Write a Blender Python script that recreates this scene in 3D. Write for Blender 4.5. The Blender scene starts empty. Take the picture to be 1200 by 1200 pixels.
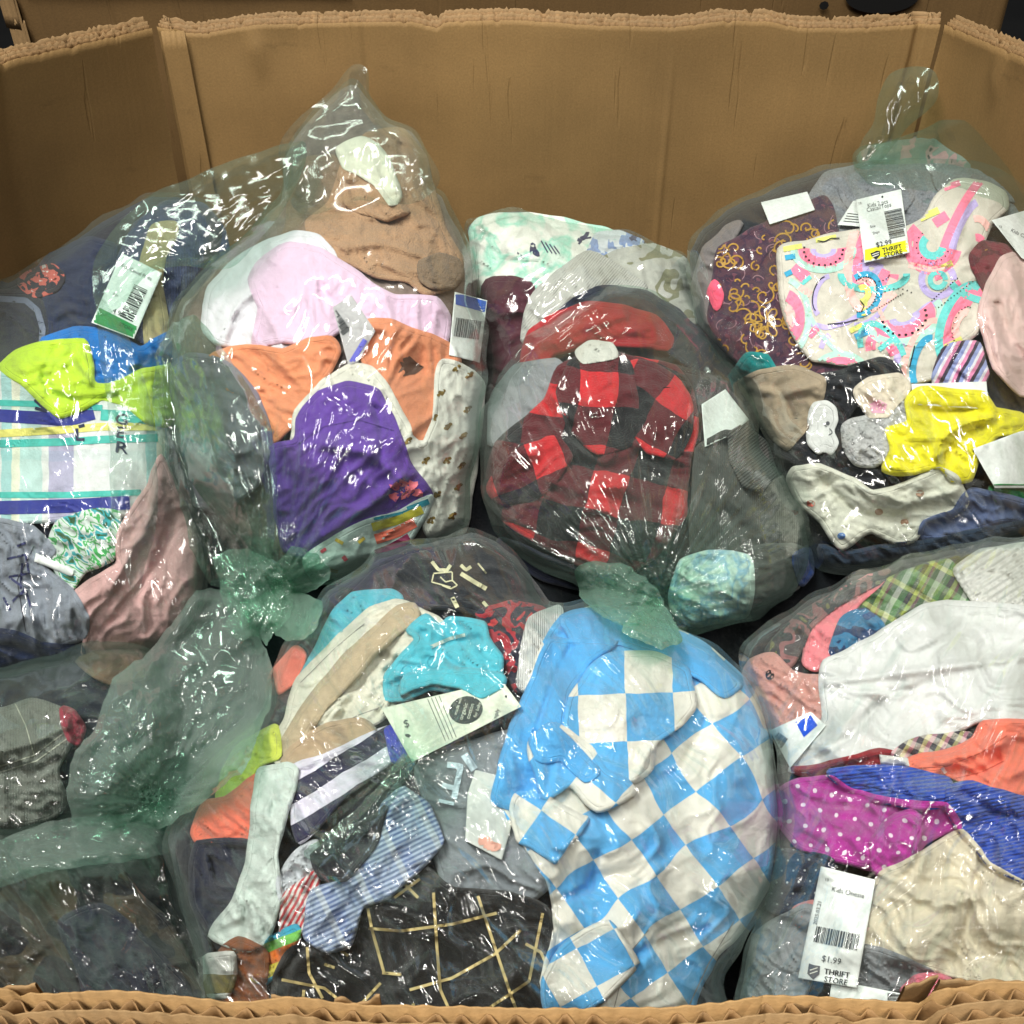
import bpy, math, random
import numpy as np
sc = bpy.context.scene
COL = sc.collection
# ------------------------------------------------------------------ camera
FPX, TH = 1150.0, math.radians(38.0)
CAMZ = 0.25
cam_d = bpy.data.cameras.new("camera"); cam = bpy.data.objects.new("camera", cam_d); COL.objects.link(cam)
cam.location = (0, 0, CAMZ); cam.rotation_euler = (math.pi/2 - TH, 0, 0)
cam_d.sensor_width = 36; cam_d.sensor_fit = 'HORIZONTAL'; cam_d.lens = 36*FPX/1200
cam_d.clip_start = 0.01; cam_d.clip_end = 200
sc.camera = cam
# ------------------------------------------------------------------ world and lamps (warehouse ceiling lights, one lamp added for highlights)
w = bpy.data.worlds.new("World"); sc.world = w; w.use_nodes = True
bg = w.node_tree.nodes["Background"]
bg.inputs[0].default_value = (0.92, 0.97, 1.0, 1); bg.inputs[1].default_value = 0.065
def lamp(name, loc, target, sx, sy, power, col):
    d = bpy.data.lights.new(name, 'AREA'); d.shape = 'RECTANGLE'; d.size = sx; d.size_y = sy
    d.energy = power; d.color = col
    o = bpy.data.objects.new(name, d); COL.objects.link(o); o.location = loc
    from mathutils import Vector
    v = Vector(target) - Vector(loc)
    o.rotation_euler = v.to_track_quat('-Z', 'Y').to_euler()
    return o
WL = (1.0, 0.965, 0.90)
lamp("overhead_light", (-0.95, 0.15, 2.5), (0, .6, -.2), 1.2, .30, 104, WL)
lamp("overhead_light", (1.0, 0.2, 2.6), (0, .6, -.2), 1.2, .26, 34, WL)
lamp("overhead_light", (-.6, 2.2, 2.7), (-.3, .5, -.2), 1.4, .22, 24, WL)
lamp("overhead_light", (0.1, -1.7, 2.6), (0, .7, -.2), .18, 1.5, 40, WL)
lamp("overhead_light", (-.75, -.8, 2.6), (0, .6, -.2), 1.1, .18, 44, WL)  # lamp added behind the camera for highlights on the front bags
sc.view_settings.view_transform = 'Standard'; sc.view_settings.look = 'None'
sc.view_settings.exposure = -0.02; sc.view_settings.gamma = 1.0
sc.cycles.use_denoising = True
sc.cycles.max_bounces = 10; sc.cycles.diffuse_bounces = 3; sc.cycles.glossy_bounces = 3
sc.cycles.transmission_bounces = 4; sc.cycles.transparent_max_bounces = 24
sc.cycles.caustics_reflective = False; sc.cycles.caustics_refractive = False
sc.cycles.sample_clamp_indirect = 6
# ------------------------------------------------------------------ maths helpers
R_ = np.array([1., 0, 0]); U_ = np.array([0, math.sin(TH), math.cos(TH)]); FW = np.array([0, math.cos(TH), -math.sin(TH)])
def W(px, py, D):
    a = (px-600)/FPX*D; b = (600-py)/FPX*D
    return a[:, None]*R_ + b[:, None]*U_ + D[:, None]*FW + np.array([0, 0, CAMZ])
_rs = np.random.RandomState(7)
_perm = _rs.permutation(512)
_gx = np.cos(_rs.rand(512)*6.2832); _gy = np.sin(np.arccos(_gx))*np.sign(_rs.rand(512)-.5)
def pn(x, y, seed=0):
    x = np.asarray(x, float); y = np.asarray(y, float)
    xi = np.floor(x).astype(int); yi = np.floor(y).astype(int); fx = x-xi; fy = y-yi
    u = fx*fx*fx*(fx*(fx*6-15)+10); v = fy*fy*fy*(fy*(fy*6-15)+10)
    def g(i, j):
        h = _perm[(_perm[(xi+i+seed*37) & 511] + (yi+j)*1+seed*11) & 511]
        return _gx[h]*(fx-i) + _gy[h]*(fy-j)
    a = g(0, 0); b = g(1, 0); c = g(0, 1); d = g(1, 1)
    return ((a+(b-a)*u) + ((c+(d-c)*u)-(a+(b-a)*u))*v)*1.5
def poly(s):
    return np.array([[float(t) for t in p.split(',')] for p in s.split()])
def smooth(P, n=6, tn=1.0):
    out = []
    N = len(P)
    for i in range(N):
        p0, p1, p2, p3 = P[i-1], P[i], P[(i+1) % N], P[(i+2) % N]
        for k in range(n):
            t = k/n
            m1 = (p2-p0)*.5*tn; m2 = (p3-p1)*.5*tn
            out.append((2*t**3-3*t*t+1)*p1+(t**3-2*t*t+t)*m1+(-2*t**3+3*t*t)*p2+(t**3-t*t)*m2)
    return np.array(out)
def pdist(P, x, y):
    """signed distance (+ inside) and nearest boundary point"""
    best = np.full(x.shape, 1e9); nx = x.copy(); ny = y.copy(); ins = np.zeros(x.shape, bool)
    N = len(P)
    for i in range(N):
        ax, ay = P[i]; bx, by = P[(i+1) % N]
        dx, dy = bx-ax, by-ay; L = dx*dx+dy*dy
        if L < 1e-9: continue
        t = np.clip(((x-ax)*dx+(y-ay)*dy)/L, 0, 1)
        qx = ax+t*dx; qy = ay+t*dy; d = (x-qx)**2+(y-qy)**2
        m = d < best; best = np.where(m, d, best); nx = np.where(m, qx, nx); ny = np.where(m, qy, ny)
        c = ((ay > y) != (by > y))
        if ay != by: ins ^= c & (x < (bx-ax)*(y-ay)/(by-ay)+ax)
    d = np.sqrt(best)
    return np.where(ins, d, -d), nx, ny
def clip01(x): return np.clip(x, 0, 1)
def link(name, verts, faces, mat, parent=None, uv=None, smooth_sh=True):
    me = bpy.data.meshes.new(name)
    verts = np.asarray(verts, float); loc = verts.mean(0)
    tri = isinstance(faces, np.ndarray)
    if tri:
        nf, k = faces.shape
        me.vertices.add(len(verts)); me.vertices.foreach_set('co', (verts-loc).ravel())
        me.loops.add(nf*k); me.loops.foreach_set('vertex_index', faces.ravel().astype(np.int32))
        me.polygons.add(nf)
        me.polygons.foreach_set('loop_start', np.arange(0, nf*k, k, dtype=np.int32))
        me.update(calc_edges=True); me.validate()
    else:
        me.from_pydata([tuple(v) for v in (verts-loc)], [], faces); me.update()
    if smooth_sh: me.polygons.foreach_set('use_smooth', [True]*len(me.polygons))
    if uv is not None:
        l = me.uv_layers.new(name='UVMap')
        vi = np.empty(len(me.loops), np.int32); me.loops.foreach_get('vertex_index', vi)
        l.data.foreach_set('uv', np.asarray(uv)[vi].ravel().astype(np.float32))
    me.materials.append(mat)
    o = bpy.data.objects.new(name, me); COL.objects.link(o)
    if parent is not None:
        o.parent = parent; o.location = tuple(loc - np.array(WLOC[parent.name]))
    else: o.location = tuple(loc)
    WLOC[o.name] = tuple(loc)
    return o
WLOC = {}
def tag(o, label=None, cat=None, group=None, kind=None):
    if label: o['label'] = label
    if cat: o['category'] = cat
    if group: o['group'] = group
    if kind: o['kind'] = kind
    return o
def gridmesh(P, step):
    x0, y0 = P.min(0)-step*1.01; x1, y1 = P.max(0)+step*1.01
    nx = int((x1-x0)/step)+2; ny = int((y1-y0)/step)+2
    X, Y = np.meshgrid(x0+np.arange(nx)*step, y0+np.arange(ny)*step)
    X = X.ravel(); Y = Y.ravel()
    d, qx, qy = pdist(P, X, Y)
    ins = d > 0
    idx = np.arange(nx*ny).reshape(ny, nx)
    q = np.stack([idx[:-1, :-1], idx[1:, :-1], idx[1:, 1:], idx[:-1, 1:]], -1).reshape(-1, 4)
    keep = ins[q].any(1); q = q[keep]
    X = np.where(ins, X, qx); Y = np.where(ins, Y, qy); d = np.maximum(d, 0)
    used = np.unique(q); mp = np.full(nx*ny, -1); mp[used] = np.arange(len(used))
    return X[used], Y[used], d[used], mp[q]
def border(q):
    e = np.concatenate([q[:, [0, 1]], q[:, [1, 2]], q[:, [2, 3]], q[:, [3, 0]]])
    key = e[:, 0].astype(np.int64)*10**7+e[:, 1]; rev = e[:, 1].astype(np.int64)*10**7+e[:, 0]
    return e[~np.isin(key, rev)]
# ------------------------------------------------------------------ materials
def srgb(c):
    return tuple(((v/255)/12.92 if v/255 <= .04045 else ((v/255+.055)/1.055)**2.4) for v in c)+(1,)
class NT:
    def __init__(s, name):
        s.m = bpy.data.materials.new(name); s.m.use_nodes = True; s.t = s.m.node_tree; s.t.nodes.clear()
    def n(s, typ, ins=None, **kw):
        nd = s.t.nodes.new(typ)
        for k, v in kw.items(): setattr(nd, k, v)
        for k, v in (ins or {}).items():
            if isinstance(v, bpy.types.NodeSocket): s.t.links.new(v, nd.inputs[k])
            else:
                if nd.inputs[k].type == 'VECTOR' and len(v) == 4: v = v[:3]
                nd.inputs[k].default_value = v
        return nd
    def math(s, op, a, b=0.0, c=None):
        i = {0: a, 1: b}
        if c is not None: i[2] = c
        return s.n('ShaderNodeMath', i, operation=op).outputs[0]
    def mix(s, f, a, b, mode='MIX'):
        nd = s.t.nodes.new('ShaderNodeMix'); nd.data_type = 'RGBA'; nd.blend_type = mode
        for k, v in ((0, f), (6, a), (7, b)):
            if isinstance(v, bpy.types.NodeSocket): s.t.links.new(v, nd.inputs[k])
            else: nd.inputs[k].default_value = v
        return nd.outputs[2]
    def ramp(s, f, stops, interp='CONSTANT'):
        nd = s.n('ShaderNodeValToRGB', {0: f}); cr = nd.color_ramp; cr.interpolation = interp
        while len(cr.elements) > 1: cr.elements.remove(cr.elements[0])
        cr.elements[0].position = stops[0][0]; cr.elements[0].color = stops[0][1]
        for p, c in stops[1:]:
            e = cr.elements.new(p); e.color = c
        return nd.outputs[0]
def fabric(name, col, pat=None, rough=.9, weave=420, wb=.25, fuzz=.35, fz=90, rib=None, var=.12, K=1.0, **kw):
    """col: sRGB of the cloth. pat: function(nt, uvx, uvy, base)->colour socket"""
    nt = NT(name)
    uv = nt.n('ShaderNodeUVMap', uv_map='UVMap').outputs[0]
    # weave-scale wobble of the print
    nz = nt.n('ShaderNodeTexNoise', {'Vector': uv, 'Scale': 3.0, 'Detail': 2.0})
    off = nt.n('ShaderNodeVectorMath', {0: nz.outputs['Color'], 1: (.5, .5, .5)}, operation='SUBTRACT').outputs[0]
    off = nt.n('ShaderNodeVectorMath', {0: off, 'Scale': kw.get('wob', .06)}, operation='SCALE').outputs[0]
    uvw = nt.n('ShaderNodeVectorMath', {0: uv, 1: off}, operation='ADD').outputs[0]
    sp = nt.n('ShaderNodeSeparateXYZ', {0: uvw})
    c = srgb(col)
    c = tuple(v*K for v in c[:3])+(1,)
    base = pat(nt, sp.outputs[0], sp.outputs[1], c, uvw) if pat else c
    n1 = nt.n('ShaderNodeTexNoise', {'Vector': uv, 'Scale': 7.0, 'Detail': 6.0, 'Roughness': .65}).outputs[0]
    v1 = nt.n('ShaderNodeMapRange', {0: n1, 1: .3, 2: .7, 3: 1-var, 4: 1+var}).outputs[0]
    n2 = nt.n('ShaderNodeTexNoise', {'Vector': uv, 'Scale': float(fz), 'Detail': 3.0}).outputs[0]
    v2 = nt.n('ShaderNodeMapRange', {0: n2, 1: .3, 2: .7, 3: 1-var*.9, 4: 1+var*.9}).outputs[0]
    vv = nt.math('MULTIPLY', v1, v2)
    cc = nt.n('ShaderNodeVectorMath', {0: base, 'Scale': vv}, operation='SCALE').outputs[0]
    wv = nt.n('ShaderNodeTexWave', {'Vector': uv, 'Scale': weave/6.28/3, 'Distortion': 1.0}, wave_type='BANDS', bands_direction='X').outputs[1]
    wv2 = nt.n('ShaderNodeTexWave', {'Vector': uv, 'Scale': weave/6.28/3, 'Distortion': 1.0}, wave_type='BANDS', bands_direction='Y').outputs[1]
    h = nt.math('MULTIPLY', nt.math('ADD', wv, wv2), wb)
    h = nt.math('ADD', h, nt.math('MULTIPLY', n2, fuzz*3))
    n3 = nt.n('ShaderNodeTexNoise', {'Vector': uv, 'Scale': 16.0, 'Detail': 4.0, 'Distortion': .6}).outputs[0]
    h = nt.math('ADD', h, nt.math('MULTIPLY', n3, kw.get('crinkle', 1.5)))
    if rib:
        rw = nt.n('ShaderNodeTexWave', {'Vector': uv, 'Scale': rib[0]/3.1416/2, 'Distortion': .4}, wave_type='BANDS', bands_direction=rib[1]).outputs[1]
        h = nt.math('ADD', h, nt.math('MULTIPLY', rw, rib[2]))
    ed = nt.n('ShaderNodeSeparateXYZ', {0: nt.n('ShaderNodeUVMap', uv_map='edge').outputs[0]}).outputs[0]
    gr = nt.math('SUBTRACT', 1.0, nt.math('MINIMUM', nt.math('MULTIPLY', nt.math('ABSOLUTE', nt.math('SUBTRACT', ed, .62)), 11.0), 1.0))
    h = nt.math('SUBTRACT', h, nt.math('MULTIPLY', gr, kw.get('hem', .8)))
    b = nt.n('ShaderNodeBump', {'Height': h, 'Strength': .8, 'Distance': .0009})
    p = nt.n('ShaderNodeBsdfPrincipled', {'Base Color': cc, 'Roughness': rough, 'Normal': b.outputs[0],
             'Sheen Weight': kw.get('sheen', .15), 'Sheen Roughness': .5, 'Specular IOR Level': kw.get('spec', .2)})
    o = nt.n('ShaderNodeOutputMaterial', {0: p.outputs[0]})
    return nt.m
def P_checker(c2, size, rot=0):
    def f(nt, x, y, c, uv):
        v = nt.n('ShaderNodeVectorMath', {0: uv, 1: (0, 0, 0.5)}, operation='ADD').outputs[0]
        sx = nt.math('FLOOR', nt.math('MULTIPLY', x, 1/size)); sy = nt.math('FLOOR', nt.math('MULTIPLY', y, 1/size))
        s = nt.math('ABSOLUTE', nt.math('MODULO', nt.math('ADD', sx, sy), 2.0))
        return nt.mix(s, c, srgb(c2))
    return f
def P_stripes(stops, period, axis=1, phase=0.):
    st = [(p, srgb(c)) for p, c in stops]
    def f(nt, x, y, c, uv):
        v = nt.math('FRACT', nt.math('ADD', nt.math('MULTIPLY', (x, y)[axis], 1/period), phase))
        return nt.ramp(v, st)
    return f
def P_plaid(s1, s2, p1, p2, f=.5):
    a = P_stripes(s1, p1, 0); b = P_stripes(s2, p2, 1)
    def g(nt, x, y, c, uv): return nt.mix(f, a(nt, x, y, c, uv), b(nt, x, y, c, uv))
    return g
def P_buffalo(red, mid, blk, size):
    def f(nt, x, y, c, uv):
        a = nt.math('LESS_THAN', nt.math('FRACT', nt.math('MULTIPLY', x, 1/size)), .48); b = nt.math('LESS_THAN', nt.math('FRACT', nt.math('MULTIPLY', y, 1/size)), .48)
        return nt.ramp(nt.math('MULTIPLY', nt.math('ADD', a, b), .4), [(0, srgb(blk)), (.3, srgb(mid)), (.7, srgb(red))])
    return f
def P_dots(c2, size, r):
    def f(nt, x, y, c, uv):
        row = nt.math('FLOOR', nt.math('MULTIPLY', y, 1/size))
        xs = nt.math('ADD', nt.math('MULTIPLY', x, 1/size), nt.math('MULTIPLY', row, .5))
        fx = nt.math('SUBTRACT', nt.math('FRACT', xs), .5); fy = nt.math('SUBTRACT', nt.math('FRACT', nt.math('MULTIPLY', y, 1/size)), .5)
        d = nt.math('ADD', nt.math('MULTIPLY', fx, fx), nt.math('MULTIPLY', fy, fy))
        return nt.mix(nt.math('LESS_THAN', d, r*r), c, srgb(c2))
    return f
def P_blotch(cols, scale=2.5, detail=2., interp='CONSTANT', stretch=1.):
    def f(nt, x, y, c, uv):
        m = nt.n('ShaderNodeMapping', {0: uv, 'Scale': (1, stretch, 1)}).outputs[0]
        n = nt.n('ShaderNodeTexNoise', {'Vector': m, 'Scale': scale, 'Detail': detail, 'Distortion': .5}).outputs[0]
        k = len(cols)
        st = [(0, srgb(cols[0]))]+[(.36+.28*(i)/(max(k-1, 1)), srgb(cols[i])) for i in range(1, k)]
        return nt.ramp(n, st, interp)
    return f
def flatmat(name, col, rough=.6, bump=0.2, spec=.3):
    nt = NT(name)
    tc = nt.n('ShaderNodeTexCoord').outputs['Object']
    n = nt.n('ShaderNodeTexNoise', {'Vector': tc, 'Scale': 260., 'Detail': 4.}).outputs[0]
    v = nt.n('ShaderNodeMapRange', {0: n, 1: .3, 2: .7, 3: .9, 4: 1.08}).outputs[0]
    c = nt.n('ShaderNodeVectorMath', {0: srgb(col), 'Scale': v}, operation='SCALE').outputs[0]
    b = nt.n('ShaderNodeBump', {'Height': n, 'Strength': bump, 'Distance': .0004})
    p = nt.n('ShaderNodeBsdfPrincipled', {'Base Color': c, 'Roughness': rough, 'Normal': b.outputs[0], 'Specular IOR Level': spec})
    nt.n('ShaderNodeOutputMaterial', {0: p.outputs[0]})
    return nt.m
def film_mat(name, tint, dense, haze, hcol, bump=.5, rough=.12, hz2=.3, bs=(1.6, 9)):
    nt = NT(name)
    uv = nt.n('ShaderNodeUVMap', uv_map='UVMap').outputs[0]
    m = nt.n('ShaderNodeMapping', {0: uv, 'Scale': (bs[1], bs[0], 1)}).outputs[0]
    n = nt.n('ShaderNodeTexNoise', {'Vector': m, 'Scale': 1.0, 'Detail': 3., 'Roughness': .55, 'Distortion': .8}).outputs[0]
    rg = nt.math('ABSOLUTE', nt.math('SUBTRACT', n, .5))
    m2 = nt.n('ShaderNodeMapping', {0: uv, 'Scale': (9, 9, 1), 'Location': (3, 1, 0)}).outputs[0]
    n2 = nt.n('ShaderNodeTexNoise', {'Vector': m2, 'Scale': 1.0, 'Detail': 3., 'Distortion': 1.2}).outputs[0]
    rg2 = nt.math('ABSOLUTE', nt.math('SUBTRACT', n2, .5))
    h = nt.math('ADD', nt.math('MULTIPLY', nt.math('SQRT', nt.math('ADD', nt.math('MULTIPLY', rg, rg), .0012)), 1.0), nt.math('MULTIPLY', rg2, .35))
    mk = nt.n('ShaderNodeTexNoise', {'Vector': uv, 'Scale': 1.6, 'Detail': 2.}).outputs[0]
    mk = nt.n('ShaderNodeMapRange', {0: mk, 1: .45, 2: .65, 3: .05, 4: 1.}).outputs[0]
    b = nt.n('ShaderNodeBump', {'Height': nt.math('MULTIPLY', h, mk), 'Strength': bump, 'Distance': -.010})
    lw = nt.n('ShaderNodeLayerWeight', {'Blend': .5}).outputs['Facing']
    f3 = nt.math('POWER', lw, 3.0)
    dn = nt.n('ShaderNodeSeparateXYZ', {0: nt.n('ShaderNodeUVMap', uv_map='density').outputs[0]}).outputs[0]
    tr = nt.n('ShaderNodeBsdfTransparent', {0: nt.mix(dn, nt.mix(f3, srgb(tint), srgb(dense)), srgb((158, 208, 184)))}).outputs[0]
    hc = nt.mix(dn, srgb(hcol), srgb((180, 228, 206)))
    df = nt.n('ShaderNodeBsdfDiffuse', {0: hc, 'Normal': b.outputs[0]}).outputs[0]
    tl = nt.n('ShaderNodeBsdfTranslucent', {0: hc}).outputs[0]
    dt = nt.n('ShaderNodeMixShader', {0: .5, 1: df, 2: tl}).outputs[0]
    hz = nt.math('ADD', nt.math('ADD', nt.math('MULTIPLY', f3, hz2), haze), nt.math('MULTIPLY', dn, .16))
    s1 = nt.n('ShaderNodeMixShader', {0: hz, 1: tr, 2: dt}).outputs[0]
    gl = nt.n('ShaderNodeBsdfGlossy', {'Color': (1, 1, 1, 1), 'Roughness': rough, 'Normal': b.outputs[0]}).outputs[0]
    fr = nt.n('ShaderNodeFresnel', {'IOR': 1.55, 'Normal': b.outputs[0]}).outputs[0]
    fr = nt.math('MINIMUM', nt.math('MULTIPLY', fr, 1.25), .2)
    s2 = nt.n('ShaderNodeMixShader', {0: fr, 1: s1, 2: gl}).outputs[0]
    nt.n('ShaderNodeOutputMaterial', {0: s2})
    return nt.m
# ------------------------------------------------------------------ bags and the cloth inside them
def poisson(P, step=6):
    x0, y0 = P.min(0)-2*step; x1, y1 = P.max(0)+2*step
    nx = int((x1-x0)/step)+2; ny = int((y1-y0)/step)+2
    X, Y = np.meshgrid(x0+np.arange(nx)*step, y0+np.arange(ny)*step)
    d, _, _ = pdist(P, X.ravel(), Y.ravel()); m = (d.reshape(ny, nx) > 0)
    u = np.zeros((ny, nx)); par = (np.add.outer(np.arange(ny), np.arange(nx)) % 2)
    rho = max(nx, ny)*.7; om = 2/(1+math.sin(math.pi/rho))
    ms = [m & (par == k) for k in (0, 1)]
    for it in range(220):
        for k in (0, 1):
            nb = np.zeros_like(u); nb[1:-1, 1:-1] = (u[:-2, 1:-1]+u[2:, 1:-1]+u[1:-1, :-2]+u[1:-1, 2:]+1)/4
            u = np.where(ms[k], u+om*(nb-u), u)
    u = u/u.max()
    def f(x, y):
        gx = np.clip((x-x0)/step, 0, nx-1.001); gy = np.clip((y-y0)/step, 0, ny-1.001)
        i = gx.astype(int); j = gy.astype(int); a = gx-i; b = gy-j
        return (u[j, i]*(1-a)+u[j, i+1]*a)*(1-b)+(u[j+1, i]*(1-a)+u[j+1, i+1]*a)*b
    return f
class Bag:
    def __init__(s, outline, ya, Da, yb, Db, B, seed, lump=.017, power=.5):
        s.P = smooth(poly(outline)); s.P = s.P+np.stack([pn(s.P[:, 0]/45, s.P[:, 1]/45, seed), pn(s.P[:, 0]/45, s.P[:, 1]/45, seed+5)], 1)*(7 if B > .055 else 3); s.u = poisson(s.P); s.B = B; s.seed = seed; s.lump = lump; s.pw = power
        s.k = (1/Db-1/Da)/(yb-ya); s.c = 1/Da-s.k*ya
    def D0(s, x, y): return 1/(s.c+s.k*y)
    def prof(s, x, y, d=None):
        if d is None: d, _, _ = pdist(s.P, x, y)
        return (s.u(x, y)*clip01(d/14))**s.pw
    def S(s, x, y, d=None):
        p = s.prof(x, y, d)
        l = pn(x/95, y/95, s.seed)*s.lump+pn(x/48, y/48, s.seed+1)*s.lump*.4
        return s.D0(x, y)-p*s.B-l*clip01(p*1.6)
class Drape(Bag):
    """a loose piece of film lying over the bags below it"""
    def __init__(s, outline, hosts, gap, B, seed, lump=.006, power=.6, lift=None):
        s.P = smooth(poly(outline), 6, .45); s.P = s.P+np.stack([pn(s.P[:, 0]/9, s.P[:, 1]/9, seed), pn(s.P[:, 0]/9, s.P[:, 1]/9, seed+5)], 1)*3.2; s.u = poisson(s.P); s.B = B; s.seed = seed; s.lump = lump; s.pw = power
        st = 8; x0, y0 = s.P.min(0)-30; x1, y1 = s.P.max(0)+30
        nx = int((x1-x0)/st)+2; ny = int((y1-y0)/st)+2
        X, Y = np.meshgrid(x0+np.arange(nx)*st, y0+np.arange(ny)*st); x = X.ravel(); y = Y.ravel()
        best = np.full(x.shape, 9.)
        for h in hosts:
            d, _, _ = pdist(h.P, x, y); best = np.minimum(best, np.where(d > 0, h.S(x, y, np.maximum(d, 0)), 9.))
        fb_ = hosts[0].D0(x, y); best = np.where(best > 8, fb_, best).reshape(ny, nx)
        for _ in range(5):
            p = np.pad(best, 1, mode='edge'); best = np.minimum((p[:-2, 1:-1]+p[2:, 1:-1]+p[1:-1, :-2]+p[1:-1, 2:]+2*p[1:-1, 1:-1])/6, best+.01)
        s.g = (x0, y0, st, best, nx, ny); s.gap = gap
    def D0(s, x, y):
        x0, y0, st, u, nx, ny = s.g
        gx = np.clip((x-x0)/st, 0, nx-1.001); gy = np.clip((y-y0)/st, 0, ny-1.001)
        i = gx.astype(int); j = gy.astype(int); a = gx-i; b = gy-j
        return (u[j, i]*(1-a)+u[j, i+1]*a)*(1-b)+(u[j+1, i]*(1-a)+u[j+1, i+1]*a)*b-s.gap
def folds(x, y, ang, sc_, seed):
    c, s_ = math.cos(ang), math.sin(ang)
    u = (x*c+y*s_)/(sc_*2.3); v = (-x*s_+y*c)/sc_
    wx = pn(x/60, y/60, seed+3)*.55; v = v+wx*1.3; u = u+wx*.3
    n1 = pn(u, v, seed); n2 = pn(u*1.9+5, v*1.9, seed+1)
    r1 = 1-np.clip(np.abs(n1)*2.6, 0, 1); r1 = r1*r1
    r2 = 1-np.clip(np.abs(n2)*2.6, 0, 1)
    n3 = pn(x/11, y/11, seed+5)
    n4 = pn(u*3.1+wx, v*3.4+9, seed+7); r4 = 1-np.clip(np.abs(n4)*2.4, 0, 1)
    return .55*r1+.36*r2*r2+.55*n1+.05*n3+.16*r4*clip01(n2*2+.7)-.35
LAY = .0024
class Raster:
    def __init__(s, P, st=3.0):
        s.x0, s.y0 = P.min(0)-20; x1, y1 = P.max(0)+20; s.st = st
        s.nx = int((x1-s.x0)/st)+2; s.ny = int((y1-s.y0)/st)+2; s.H = np.full((s.ny, s.nx), 9.)
        X, Y = np.meshgrid(s.x0+np.arange(s.nx)*st, s.y0+np.arange(s.ny)*st); s.X = X.ravel(); s.Y = Y.ravel()
def sampleH(r, H, x, y):
    gx = np.clip((x-r.x0)/r.st, 0, r.nx-1.001); gy = np.clip((y-r.y0)/r.st, 0, r.ny-1.001)
    i = gx.astype(int); j = gy.astype(int); a = gx-i; b = gy-j
    return (H[j, i]*(1-a)+H[j, i+1]*a)*(1-b)+(H[j+1, i]*(1-a)+H[j+1, i+1]*a)*b
class Piece:
    pass
def cloth(bag, name, P, mat, layer, parent=None, amp=.0085, ang=.6, fs=34, ew=5, eh=.0062, skirt=.016, seed=None,
          uvang=0., uvo=(0, 0), uvs=100., step=2.5, sharp=False, creases=(), wobble=1.6, base=.050, flat=False, uvwarp=0., grow=3.2):
    if isinstance(P, str): P = poly(P)
    if seed is None: seed = int(P.sum()) % 97
    if not sharp:
        P = smooth(P, 5, .5)
        nx_ = np.roll(P, -1, 0)-np.roll(P, 1, 0); nx_ = np.stack([nx_[:, 1], -nx_[:, 0]], 1)/(np.hypot(*nx_.T)[:, None]+1e-6)
        area = .5*np.sum(P[:, 0]*np.roll(P[:, 1], -1)-np.roll(P[:, 0], -1)*P[:, 1])
        P = P+nx_*grow*(1 if area > 0 else -1)
        j = np.arange(len(P)); P = P+np.stack([pn(P[:, 0]/26, P[:, 1]/26, seed), pn(P[:, 0]/26, P[:, 1]/26, seed+9)], 1)*wobble*1.2
    pc = Piece(); pc.P = P; pc.bag = bag
    if not hasattr(bag, 'ras'): bag.ras = Raster(bag.P)
    ras = bag.ras; H0 = np.minimum(ras.H, 3.)
    for _ in range(2):
        pp = np.pad(H0, 1, mode='edge'); H0 = np.minimum(H0, (pp[:-2, 1:-1]+pp[2:, 1:-1]+pp[1:-1, :-2]+pp[1:-1, 2:])/4)
    H1 = np.minimum(ras.H, 3.); vb = H1 < 2.; H1 = np.where(vb, H1, bag.S(ras.X, ras.Y).reshape(ras.ny, ras.nx)+base)
    for _ in range(9):
        pp = np.pad(H1, 1, mode='edge'); H1 = (pp[:-2, 1:-1]+pp[2:, 1:-1]+pp[1:-1, :-2]+pp[1:-1, 2:])/4
    CR = [(poly(c[0]), c[1], c[2]) for c in creases]
    def surf(x, y, d=None):
        if d is None: d, _, _ = pdist(P, x, y)
        d = np.maximum(d, 0)
        t = clip01(d/ew); e = np.sqrt(1-(1-t)**2)
        rel = folds(x, y, ang, fs, seed)*amp*clip01(d/14+.25)
        for cp, wd, a in CR:
            best = np.full(x.shape, 1e9)
            for i in range(len(cp)-1):
                ax, ay = cp[i]; dx, dy = cp[i+1]-cp[i]; L = dx*dx+dy*dy
                tt = np.clip(((x-ax)*dx+(y-ay)*dy)/L, 0, 1)
                best = np.minimum(best, np.hypot(x-ax-tt*dx, y-ay-tt*dy))
            rel = rel+a*np.exp(-(best/wd)**2)
        Sb = bag.S(x, y)
        kk = .0012; own = Sb+base-layer*LAY; hb = sampleH(ras, H1, x, y)-.35*amp
        own = -kk*np.log(np.exp(-np.clip((own-Sb)/kk, -20, 60))+np.exp(-np.clip((hb-Sb)/kk, -20, 60)))+Sb
        D = own-rel*1.5+(1-e)*eh
        Hs = sampleH(ras, H0, x, y)-(.0012+.0016*clip01(d/6))
        kk = .0012; D = -kk*np.log(np.exp(-np.clip((D-Sb)/kk, -20, 60))+np.exp(-np.clip((Hs-Sb)/kk, -20, 60)))+Sb
        lim = Sb+.0015
        return np.where(D < lim+.003, lim+.003*np.exp(np.clip((D-lim-.003)/.003, -8, 0)), D)
    pc.surf = surf
    X, Y, d, q = gridmesh(P, step)
    D = surf(X, Y, d)
    m_ = (ras.X > P[:, 0].min()) & (ras.X < P[:, 0].max()) & (ras.Y > P[:, 1].min()) & (ras.Y < P[:, 1].max())
    ii = np.nonzero(m_)[0]
    if len(ii):
        dr, _, _ = pdist(P, ras.X[ii], ras.Y[ii]); ok = dr > 0; ii = ii[ok]
        Hn = ras.H.copy().ravel(); Hn[ii] = np.minimum(Hn[ii], surf(ras.X[ii], ras.Y[ii], dr[ok])); ras.H = Hn.reshape(ras.ny, ras.nx)
    V = W(X, Y, D); b = border(q); n = len(X)
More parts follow.
